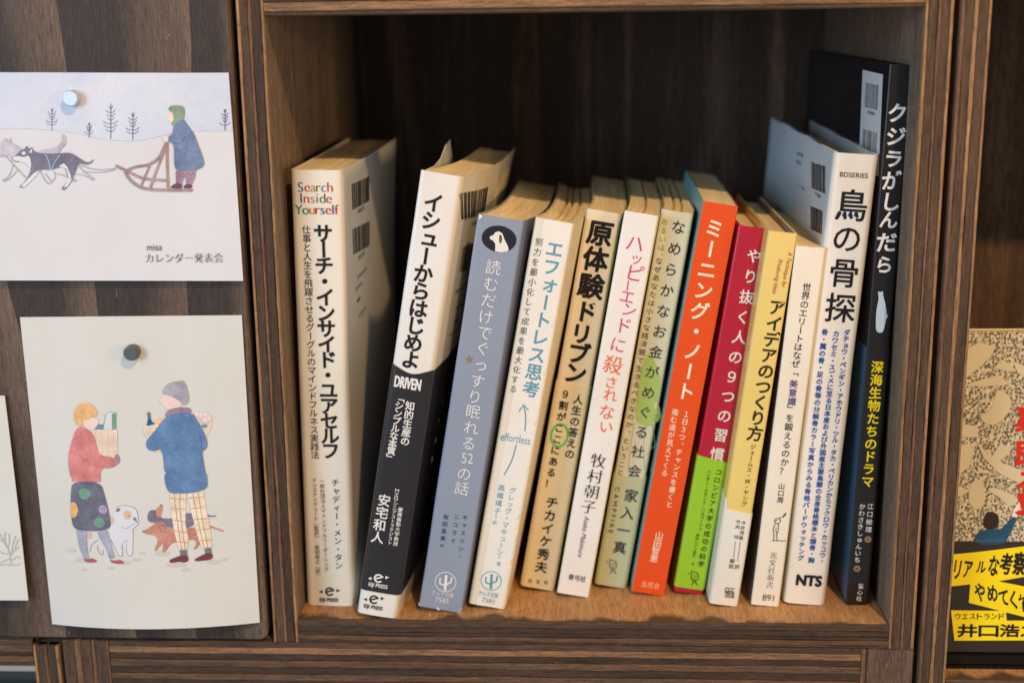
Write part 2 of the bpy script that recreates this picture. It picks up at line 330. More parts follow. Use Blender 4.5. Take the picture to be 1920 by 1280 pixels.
PRINT={'search/s': [('g','S',4.5,193.4,0,6.12,0,'blue',2),('g','e',7.4,193.5,0,6.12,0,'red',2),('g','a',10.0,193.5,0,6.12,0,'orng',2),('g','r',12.2,193.5,0,6.12,0,'green',2),('g','c',14.5,193.5,0,6.12,0,'teal',2),('g','h',17.2,193.5,0,6.12,0,'red',2),('g','I',4.6,188.7,0,6.12,0,'blue',2),('g','n',6.9,188.7,0,6.12,0,'red',2),('g','s',9.6,188.7,0,6.12,0,'orng',2),('g','i',11.5,188.7,0,6.12,0,'teal',2),('g','d',13.8,188.7,0,6.12,0,'green',2),('g','e',16.6,188.7,0,6.12,0,'red',2),('g','Y',3.4,183.8,0,6.12,0,'teal',2),('g','o',6.4,183.8,0,6.12,0,'green',2),('g','u',9.2,183.9,0,6.12,0,'orng',2),('g','r',11.6,183.9,0,6.12,0,'red',2),('g','s',13.7,183.9,0,6.12,0,'blue',2),('g','e',16.2,183.9,0,6.12,0,'red',2),('g','l',18.2,183.9,0,6.12,0,'blue',2),('g','f',19.8,183.9,0,6.12,0,'red',2),('v','サーチ・インサイド・ユアセルフ',13.6,173.5,13.7,75.3,8.47,3,'ink',0,1.0,0),('v','仕事と人生を飛躍させるグーグルのマインドフルネス実践法',6.4,175.1,6.7,73.2,4.0,0,'ink',0,1.0,0),('v','チャディー・メン・タン',15.4,60.2,15.7,20.2,3.76,0,'ink',0,1.0,0),('v','一般社団法人マインドフルリーダーシップ',9.4,60.8,9.9,18.2,2.24,0,'ink',0,1.0,0),('v','インスティテュート［監訳］\u3000柴田裕之［訳］',6.0,61.3,6.1,15.0,2.24,0,'ink',0,1.0,0),('arc',11.1,7.2,2.1176470588235294,25,335,0.7529411764705882,'ink'),('l',[(9.1,6.9),(13.3,8.0)],0.71,'ink',0),('p',[(7.9,7.9),(6.1,7.0),(7.8,6.3)],'ink',0),('p',[(14.3,8.6),(16.0,7.8),(14.3,7.0)],'ink',0),('h','EIJI PRESS',10.7,3.2,8.47,1.88,2,'ink',0,0)],'search/r': [('b',[(18.6,192.2),(59.6,190.7),(59.7,179.1),(19.5,180.7)],3,'ink2'),('h','9784862762276',38.3,178.1,0.0,1.88,0,'ink2',0,0),('b',[(18.4,172.3),(60.0,169.4),(60.0,157.6),(19.3,160.7)],5,'ink2'),('h','1920034019009',38.3,157.0,0.0,1.88,0,'ink2',0,0),('h','ISBN978-4-86276-227-6',40.0,148.5,0.0,1.88,0,'ink2',0,0),('h','C0034 ¥1900E',29.9,144.2,0.0,1.88,0,'ink2',0,0),('h','英治出版',29.1,138.1,0.0,1.88,3,'ink2',0,0),('h','定価：本体1,900円+税',37.7,130.5,0.0,1.88,0,'ink2',0,0)],'issue/s': [('v','イシューからはじめよ',7.9,189.2,7.9,120.8,8.47,3.4,'ink',0,1.0,0),('h','DRIVEN',8.1,110.4,11.29,5.18,3.4,'obi:pale',0,0),('v','知的生産の',10.5,100.4,10.6,84.2,4.24,2.5,'obi:pale',0,1.0,0),('v','「シンプルな本質」',5.9,103.2,5.2,75.3,4.0,2.5,'obi:pale',0,1.0,0),('v','慶應義塾大学教授',12.9,52.5,13.0,36.2,2.24,1,'obi:pale',0,1.0,0),('v','ZHDシニアストラテジスト',10.3,61.2,10.4,36.2,2.12,1,'obi:pale',0,1.0,0),('v','安宅和人',5.3,55.5,4.6,37.8,5.88,2,'obi:pale',0,1.0,0),('arc',7.7,18.4,2.1176470588235294,25,335,0.7529411764705882,'obi:pale'),('l',[(5.9,17.8),(9.7,19.5)],0.71,'obi:pale',0),('p',[(4.5,18.6),(3.0,17.5),(4.7,17.0)],'obi:pale',0),('p',[(10.6,20.2),(12.4,19.7),(10.8,18.7)],'obi:pale',0),('h','EIJI PRESS',8.0,15.0,8.47,1.88,2,'obi:pale',0,0),('arc',7.0,7.7,2.1176470588235294,25,335,0.7529411764705882,'ink'),('l',[(5.1,7.1),(9.0,8.9)],0.71,'ink',0),('p',[(3.8,7.9),(2.2,6.9),(4.0,6.4)],'ink',0),('p',[(9.9,9.6),(11.6,9.1),(10.1,8.0)],'ink',0),('h','EIJI PRESS',7.2,4.1,8.47,1.88,2,'ink',0,0)],'issue/r': [('b',[(0.5,194.9),(44.5,193.1),(47.0,181.0),(7.0,183.0)],3,'ink2'),('h','9784862760852',31.2,179.1,0.0,1.88,0,'ink2',0,0),('b',[(14.9,170.3),(51.4,168.4),(59.4,154.4),(15.7,158.8)],6,'ink2'),('h','1920034018002',35.9,155.0,0.0,1.88,0,'ink2',0,0),('h','ISBN978-4-86276-085-2',26.9,150.1,0.0,1.88,0,'ink2',0,0),('h','C0034 ¥1800E',26.8,141.8,0.0,1.88,0,'ink2',0,0),('h','英治出版',24.3,135.4,0.0,1.88,3,'ink2',0,0),('h','定価 1,800円+税',23.0,130.2,0.0,1.88,0,'ink2',0,0),('v','ヒト本来',23.0,97.6,20.8,70.5,3.76,0,'obi:pale',0,1.0,0)],'blue/s': [('o',10.5,172.6,7.41,5.65,0.0,'navy'),('p',[(6.4,172.6),(6.9,173.3),(7.9,173.8),(8.4,175.1),(9.9,175.8),(11.5,175.1),(12.7,172.9),(14.2,170.8),(15.1,169.2),(14.9,168.0),(12.4,167.1),(9.6,167.1),(9.3,170.1),(8.1,171.5),(6.9,171.8)],'pale',0),('p',[(10.3,174.5),(11.3,174.4),(11.9,172.8),(11.7,170.9),(10.9,170.6),(10.4,172.6)],'brownp',1),('v',['読','む','だ','け','で','ぐ','っ','す','り','眠','れ','る','52','の','話'],9.8,159.9,11.4,59.4,6.82,-0.2,'handp',1,1.0,0),('p',[(5.3,120.6),(6.0,119.3),(7.4,119.3),(6.4,118.2),(7.1,116.8),(5.8,117.6),(4.8,116.4),(5.0,117.9),(3.8,118.7),(5.1,119.2)],'gold',0),('v','キャスリン・',14.5,46.2,14.9,27.3,2.59,0,'inkn',0,1.0,0),('v','ニコライ',10.7,45.8,10.8,34.1,2.59,0,'inkn',0,1.0,0),('v','桜田直美',6.0,44.9,6.1,34.6,2.59,0,'inkn',0,1.0,0),('v','訳',6.1,31.0,6.1,31.0,1.65,0,'inkn',0,1.0,0),('o',10.3,13.9,4.71,4.71,0.38,'pale'),('l',[(10.7,9.7),(10.1,17.3)],1.18,'pale',0),('l',[(10.6,12.1),(7.8,12.7),(7.6,15.5)],0.8,'pale',0),('l',[(10.5,12.6),(12.7,14.1),(12.8,16.7)],0.8,'pale',0),('p',[(-0.4,1.4),(0.6,0.8),(1.3,-0.2),(-0.2,0.1)],'pale',0),('p',[(8.1,0.5),(9.2,-0.4),(9.8,0.0),(8.9,1.2)],'pale',0),('p',[(18.5,1.6),(19.5,2.8),(19.9,0.2),(18.5,-0.3)],'pale',0),('p',[(0.6,181.6),(2.0,181.3),(1.7,180.1),(0.7,179.3)],'pale',0),('h','かんき出版',10.0,8.0,9.65,2.59,0,'pale',0,0),('h','7585',10.1,4.9,6.12,2.59,0,'pale',0,0)],'eff/s': [('p',[(3.8,180.0),(16.2,179.9),(16.9,0.3),(3.7,-0.1)],'spinewh',0),('v','エフォートレス思考',10.5,168.1,11.1,105.3,7.76,2.6,'aqua',0,1.0,0),('v','努力を最小化して成果を最大化する',3.5,170.1,3.4,104.1,3.65,0.6,'grey2',0,1.0,0),('l',[(5.9,63.9),(7.6,68.6),(8.6,73.8),(8.9,79.0)],0.61,'aqua',1),('l',[(11.6,85.7),(11.3,90.2),(10.4,94.5),(9.2,97.2)],0.61,'aqua',1),('l',[(7.6,94.2),(9.1,97.7),(11.6,95.5)],0.61,'aqua',0),('h','effortless',8.2,81.8,13.18,4.0,0,'aqua',0,0),('v','グレッグ・マキューン',10.9,57.4,10.1,27.4,3.29,0.5,'aqua',0,1.0,0),('v','＝著',10.2,25.1,10.5,21.7,2.12,0,'aqua',0,1.0,0),('v','高橋璃子',5.8,57.8,5.7,46.7,3.29,0.5,'aqua',0,1.0,0),('v','＝訳',5.6,43.8,5.6,41.0,2.12,0,'aqua',0,1.0,0),('o',8.5,12.8,4.59,4.59,0.38,'aqua'),('l',[(9.0,8.8),(8.2,16.2)],1.18,'aqua',0),('l',[(8.8,11.1),(6.1,11.6),(5.9,14.4)],0.8,'aqua',0),('l',[(8.7,11.6),(10.9,13.1),(10.9,15.7)],0.8,'aqua',0),('h','かんき出版',8.4,6.2,8.94,2.59,0,'aqua',0,0),('h','7581',8.7,3.1,5.65,2.35,0,'aqua',0,0)],'gen/s': [('v','原',7.8,171.2,7.8,171.2,11.76,4,'ink',0,1.0,0),('v','体',7.8,159.4,7.8,159.4,11.53,4,'ink',0,1.0,0),('v','験',7.8,147.2,7.8,147.2,11.76,4,'ink',0,1.0,0),('v','ド',7.7,135.4,7.7,135.4,10.35,4,'ink',0,1.0,0),('v','リ',7.3,125.1,7.3,125.1,9.88,4,'ink',0,1.0,0),('v','ブ',7.7,115.9,7.7,115.9,10.35,4,'ink',0,1.0,0),('v','ン',7.8,106.6,7.8,106.6,10.35,4,'ink',0,1.0,0),('v','人生の答えの',11.1,94.7,11.7,68.5,4.71,2.2,'obi:ink',0,1.0,0),('v','９割がここにある！',5.0,96.2,4.9,52.8,4.47,2.2,'obi:ink',0,1.0,0),('o',5.6,76.5,3.76,5.41,0.94,'obi:lime'),('v','チカイケ秀夫',7.7,43.8,8.0,11.4,5.88,2.4,'obi:ink',0,1.0,0),('h','光',4.0,3.5,1.88,2.12,1,'obi:ink',0,0),('h','文',7.8,3.7,1.88,2.12,1,'obi:ink',0,0),('h','社',11.5,4.0,1.88,2.12,1,'obi:ink',0,0)],'happy/s': [('v','ハ',6.9,167.4,6.9,167.4,8.47,-0.3,'pink',1,1.0,0),('v','ッ',8.5,160.9,8.5,160.9,6.12,-0.3,'pink',1,1.0,0),('v','ピ',9.2,154.6,9.2,154.6,8.47,-0.3,'pink',1,1.0,0),('v','ー',7.4,148.7,7.4,148.7,5.65,-0.3,'pink',1,1.0,0),('v','エ',7.6,143.7,7.6,143.7,7.06,-0.3,'pink',1,1.0,0),('v','ン',9.3,137.9,9.3,137.9,7.06,-0.3,'pink',1,1.0,0),('v','ド',8.4,130.9,8.4,130.9,8.0,-0.3,'pink',1,1.0,0),('v','に',7.6,121.9,7.6,121.9,7.53,-0.3,'pink',1,1.0,0),('v','殺',7.3,112.7,7.3,112.7,8.94,-0.3,'orang',1,1.0,0),('v','さ',7.6,104.0,7.6,104.0,6.12,-0.3,'orang',1,1.0,0),('v','れ',8.1,98.3,8.1,98.3,6.59,-0.3,'orang',1,1.0,0),('v','な',8.0,90.5,8.0,90.5,7.53,-0.3,'orang',1,1.0,0),('v','い',8.5,83.2,8.5,83.2,6.59,-0.3,'orang',1,1.0,0),('v','牧村朝子',8.1,66.9,7.5,44.4,7.29,0,'ink',0,1.0,1),('r','Asako Makimura',7.7,39.4,7.8,19.2,2.59,0,'plum',0,1),('h','青弓社',8.1,8.8,8.0,3.06,1,'ink',0,0)],'name/s': [('p',[(5.3,116.4),(9.7,110.8),(13.6,102.6),(12.5,94.7),(17.3,85.2),(13.0,80.7),(8.7,81.0),(4.8,81.9),(3.7,94.6),(3.7,107.3)],'leafp',1),('l',[(10.3,81.5),(10.2,72.4),(13.1,59.8)],0.24,'leafl',1),('l',[(12.9,81.2),(16.6,70.9),(16.2,59.0)],0.24,'leafl',1),('l',[(4.8,81.9),(4.6,71.5),(5.8,58.6)],0.24,'leafl',1),('l',[(16.8,83.9),(17.6,73.6),(12.8,67.6)],0.24,'leafl',1),('v','なめらかなお金がめぐる社会',8.8,173.2,8.6,58.5,6.35,1,'ink2',0.3,1.0,0),('v','あるいは、',2.5,174.6,3.1,159.5,3.29,0.4,'leafg',0.3,1.0,0),('v','なぜあなたは小さな経済圏で生きるべきなのか、ということ',3.0,157.1,2.4,57.0,3.29,0,'ink2',0.3,1.0,0),('v','家入一真',9.2,46.5,8.3,20.3,6.59,1.4,'obi:ink2',0,1.0,0),('r','C A M P F I R E',2.4,49.6,2.9,26.7,2.35,0,'obi:ink2',0,0),('l',[(4.6,13.4),(7.4,13.3),(8.5,11.3),(7.9,9.0),(5.4,8.9),(4.6,13.4)],0.35,'obi:ink2',1),('o',6.2,11.5,0.28,0.28,0.0,'obi:ink2'),('o',7.2,11.4,0.28,0.28,0.0,'obi:ink2'),('l',[(6.7,8.8),(5.8,6.5)],0.35,'obi:ink2',0),('l',[(6.9,8.8),(8.8,7.0)],0.35,'obi:ink2',0),('l',[(6.0,10.1),(7.5,10.0)],0.28,'obi:ink2',0),('l',[(3.2,12.6),(3.9,11.9)],0.28,'obi:ink2',0)],'orange/s': [('v','ミーニング・ノート',6.8,173.5,7.7,99.2,8.47,2.6,'cream',0,1.0,0),('v','１日３つ、チャンスを書くと',9.8,88.7,9.8,45.1,3.29,0.8,'cream',0,1.0,0),('v','進む道が見えてくる',4.7,88.9,5.0,59.7,3.29,0.8,'cream',0,1.0,0),('v','山田智恵',7.9,29.4,7.5,17.9,4.0,1,'cream',0,1.0,0),('h','金風舎',8.1,4.5,8.71,3.29,0,'peach',0,0)],'red/s': [('v','やり抜く人の９つの習慣',9.2,161.1,8.6,69.0,6.59,1.8,'pale',0,1.0,0),('v','コロンビア大学の成功の科学',10.5,60.8,10.1,15.4,3.18,1,'obi:ink',0,1.0,0),('v','ハイディ・グラント・ハルバーソン',6.2,60.4,6.9,32.5,1.88,0.8,'obi:ink',0,1.0,0),('v','林田レジリ浩文',6.2,29.2,6.1,19.1,1.65,0.3,'obi:ink',0,1.0,0),('v','訳',6.3,14.8,6.3,14.8,1.41,0,'obi:ink',0,1.0,0),('l',[(6.2,11.0),(9.0,10.9),(10.1,8.9),(9.4,6.7),(7.0,6.5),(6.2,11.0)],0.35,'obi:ink',1),('o',7.8,9.1,0.28,0.28,0.0,'obi:ink'),('o',8.8,9.0,0.28,0.28,0.0,'obi:ink'),('l',[(8.2,6.5),(7.4,4.2)],0.35,'obi:ink',0),('l',[(8.5,6.5),(10.3,4.6)],0.35,'obi:ink',0),('l',[(7.5,7.7),(9.0,7.7)],0.28,'obi:ink',0),('l',[(4.8,10.3),(5.5,9.6)],0.28,'obi:ink',0)],'yellow/s': [('r','A Technique for',10.9,164.6,10.2,149.3,2.12,0,'brownr',0,1),('r','Producing Ideas',7.2,161.1,6.8,146.1,2.12,0,'brownr',0,1),('v','アイデアのつくり方',8.8,140.4,8.1,83.0,7.29,2.8,'olive',0,1.0,0),('v','ジェームス・Ｗ・ヤング',8.1,76.8,8.3,49.8,2.59,0.6,'olive',0,1.0,0),('v','今井茂雄',9.3,40.9,9.2,33.7,2.12,0.5,'obi:ink',0,1.0,0),('v','竹内\u3000均',6.9,41.1,7.0,33.9,2.12,0.5,'obi:ink',0,1.0,0),('l',[(9.2,32.1),(9.4,22.3)],0.19,'obi:ink',0),('l',[(7.0,31.9),(7.3,23.8)],0.19,'obi:ink',0),('v','訳',9.6,19.7,9.6,19.7,2.35,0.4,'obi:ink',0,1.0,0),('v','解説',7.0,22.2,6.9,19.6,2.35,0.4,'obi:ink',0,1.0,0),('h','CCC',7.9,8.2,4.24,2.12,2,'obi:ink',0,0),('h','MEDIA',8.2,6.5,4.24,1.41,2,'obi:ink',0,0),('h','HOUSE',8.4,5.0,4.24,1.41,2,'obi:ink',0,0)],'white/s': [('v','世界のエリートはなぜ「',7.0,148.6,6.4,110.7,3.88,0.6,'ink',0,1.0,0),('v','美意識',6.6,105.4,6.9,97.4,3.88,1.4,'violet',0,1.0,0),('v','」を鍛えるのか？',6.9,93.9,7.1,65.2,3.88,0.6,'ink',0,1.0,0),('v','山口周',7.1,57.9,7.3,51.5,3.06,0.8,'ink',0,1.0,0),('l',[(5.8,41.4),(6.3,42.5),(7.4,42.8),(8.5,42.3),(8.6,41.0),(7.8,40.1),(6.4,40.4),(5.7,41.0),(7.3,42.0)],0.31,'ink',1),('l',[(7.7,42.6),(9.1,43.6)],0.28,'ink',0),('p',[(9.1,43.4),(9.6,44.7),(10.8,45.8),(10.6,44.4),(9.7,43.3)],'leafd',0),('l',[(6.5,40.2),(6.1,39.1),(5.8,37.8),(6.0,36.1),(6.6,34.1),(6.5,32.4),(5.8,31.9),(8.0,32.0),(12.1,32.2)],0.31,'ink',1),('l',[(7.6,40.1),(8.1,38.5),(8.0,36.3),(7.6,35.0),(8.1,32.1)],0.31,'ink',1),('l',[(7.0,38.4),(7.0,36.7),(7.8,35.3)],0.26,'ink',1),('v','光文社新書',7.4,24.9,7.4,10.5,3.53,0,'grey3',0,1.0,1),('h','891',7.5,4.2,5.18,3.29,0,'grey3',0,0)],'bird/s': [('h','BDSERIES',9.3,196.1,11.76,2.12,0.4,'ink',0,0),('v','鳥',9.8,183.3,9.8,183.3,14.12,1.6,'ink',0,1.0,0),('p',[(3.6,178.6),(4.3,180.2),(5.1,180.7),(5.5,178.9),(4.3,177.9)],'cobalt',0),('p',[(6.0,178.7),(6.7,180.3),(7.6,180.9),(8.0,179.1),(6.8,178.1)],'cobalt',0),('p',[(8.5,178.9),(9.2,180.5),(10.0,181.0),(10.5,179.2),(9.2,178.2)],'cobalt',0),('p',[(10.9,179.0),(11.7,180.7),(12.5,181.2),(12.9,179.4),(11.7,178.4)],'cobalt',0),('v','の',9.4,169.1,9.4,169.1,13.18,1,'ink',0,1.0,0),('v','骨',9.9,154.2,9.9,154.2,13.41,1.4,'ink',0,1.0,0),('v','探',10.0,138.8,10.0,138.8,13.65,1.4,'ink',0,1.0,0),('v','ダチョウ・ペンギン・アホウドリ・ツル・タカ・ペリカンからフクロウ・カッコウ・',14.1,128.1,14.9,21.7,2.94,2.6,'cobalt',0,1.0,0),('v','カワセミ・スズメに至る日本産および外国産主要鳥類の全身骨格標本と頭骨・胸',9.5,127.3,10.0,21.8,2.94,2.6,'cobalt',0,1.0,0),('v','骨・翼の骨・足の骨等の分解骨カラー写真からみる骨格バードウォッチング',4.6,127.7,5.2,22.5,2.94,2.6,'cobalt',0,1.0,0),('h','NTS',10.1,11.9,11.06,5.18,6,'ink',0,0)],'bird/l': [('b',[(50.5,195.8),(14.4,197.1),(7.7,186.4),(41.9,184.7)],4,'ink2'),('b',[(39.7,176.9),(9.4,178.8),(5.9,169.1),(33.4,167.1)],8,'ink2'),('h','9784860431730',24.5,183.8,0.0,1.65,0,'ink2',0,0),('h','ISBN978-4-86043',79.2,195.6,0.0,1.65,0,'ink2',0,0),('h','C3045 ¥4800E',80.0,191.9,0.0,1.65,0,'ink2',0,0),('h','株式会社エヌ・ティー・エス',68.7,182.0,0.0,1.65,0,'ink2',0,0)],'whale/l': [('p',[(51.9,237.4),(10.1,237.1),(2.9,195.2),(44.5,192.8)],'label',0),('b',[(44.0,232.1),(15.6,232.4),(13.8,221.9),(42.3,221.4)],4,'ink2'),('b',[(41.0,211.8),(12.5,212.5),(10.8,202.3),(39.1,200.5)],9,'ink2'),('h','9784494012435',27.1,219.9,0.0,1.65,0,'ink2',0,0)],'whale/s': [('v','ク',4.8,221.6,4.8,221.6,8.47,3,'pale',0.8,1.0,0),('v','ジ',5.0,212.1,5.0,212.1,8.47,3,'pale',0.8,1.0,0),('v','ラ',4.8,202.8,4.8,202.8,8.0,3,'pale',0.8,1.0,0),('v','が',5.0,193.8,5.0,193.8,8.47,3,'pale',0.8,1.0,0),('v','し',4.9,184.6,4.9,184.6,8.47,3,'pale',0.8,1.0,0),('v','ん',4.7,176.8,4.7,176.8,8.0,3,'pale',0.8,1.0,0),('v','だ',4.7,167.6,4.7,167.6,8.94,3,'pale',0.8,1.0,0),('v','ら',4.6,157.9,4.6,157.9,8.0,3,'pale',0.8,1.0,0),('p',[(2.6,146.2),(3.8,145.5),(5.1,146.3),(5.0,144.6),(6.5,140.4),(7.5,135.7),(7.1,132.2),(6.5,128.1),(4.8,127.6),(3.3,128.5),(2.9,133.3),(2.8,138.0),(3.5,143.2)],'whale',1),('p',[(7.3,136.2),(8.0,135.3),(7.4,134.1)],'whale',0),('v','深海生物たちのドラマ',5.2,112.5,5.0,59.8,5.65,2.4,'obi:yel',0,1.0,0),('v','江口絵理',7.2,48.0,7.2,37.1,2.94,0.7,'obi:pale',0,1.0,0),('v','かわさきしゅんいち',3.6,47.9,3.3,22.3,2.94,0.7,'obi:pale',0,1.0,0),('o',7.3,32.3,1.53,1.53,0.0,'obi:tan'),('v','文',7.3,32.3,7.3,32.3,1.88,0,'obi:ink',0,1.0,0),('o',3.5,18.0,1.53,1.53,0.0,'obi:tan'),('v','絵',3.5,18.0,3.5,18.0,1.88,0,'obi:ink',0,1.0,0),('v','童心社',5.9,9.6,5.5,3.5,2.59,0.4,'obi:pale',0,1.0,0)]}
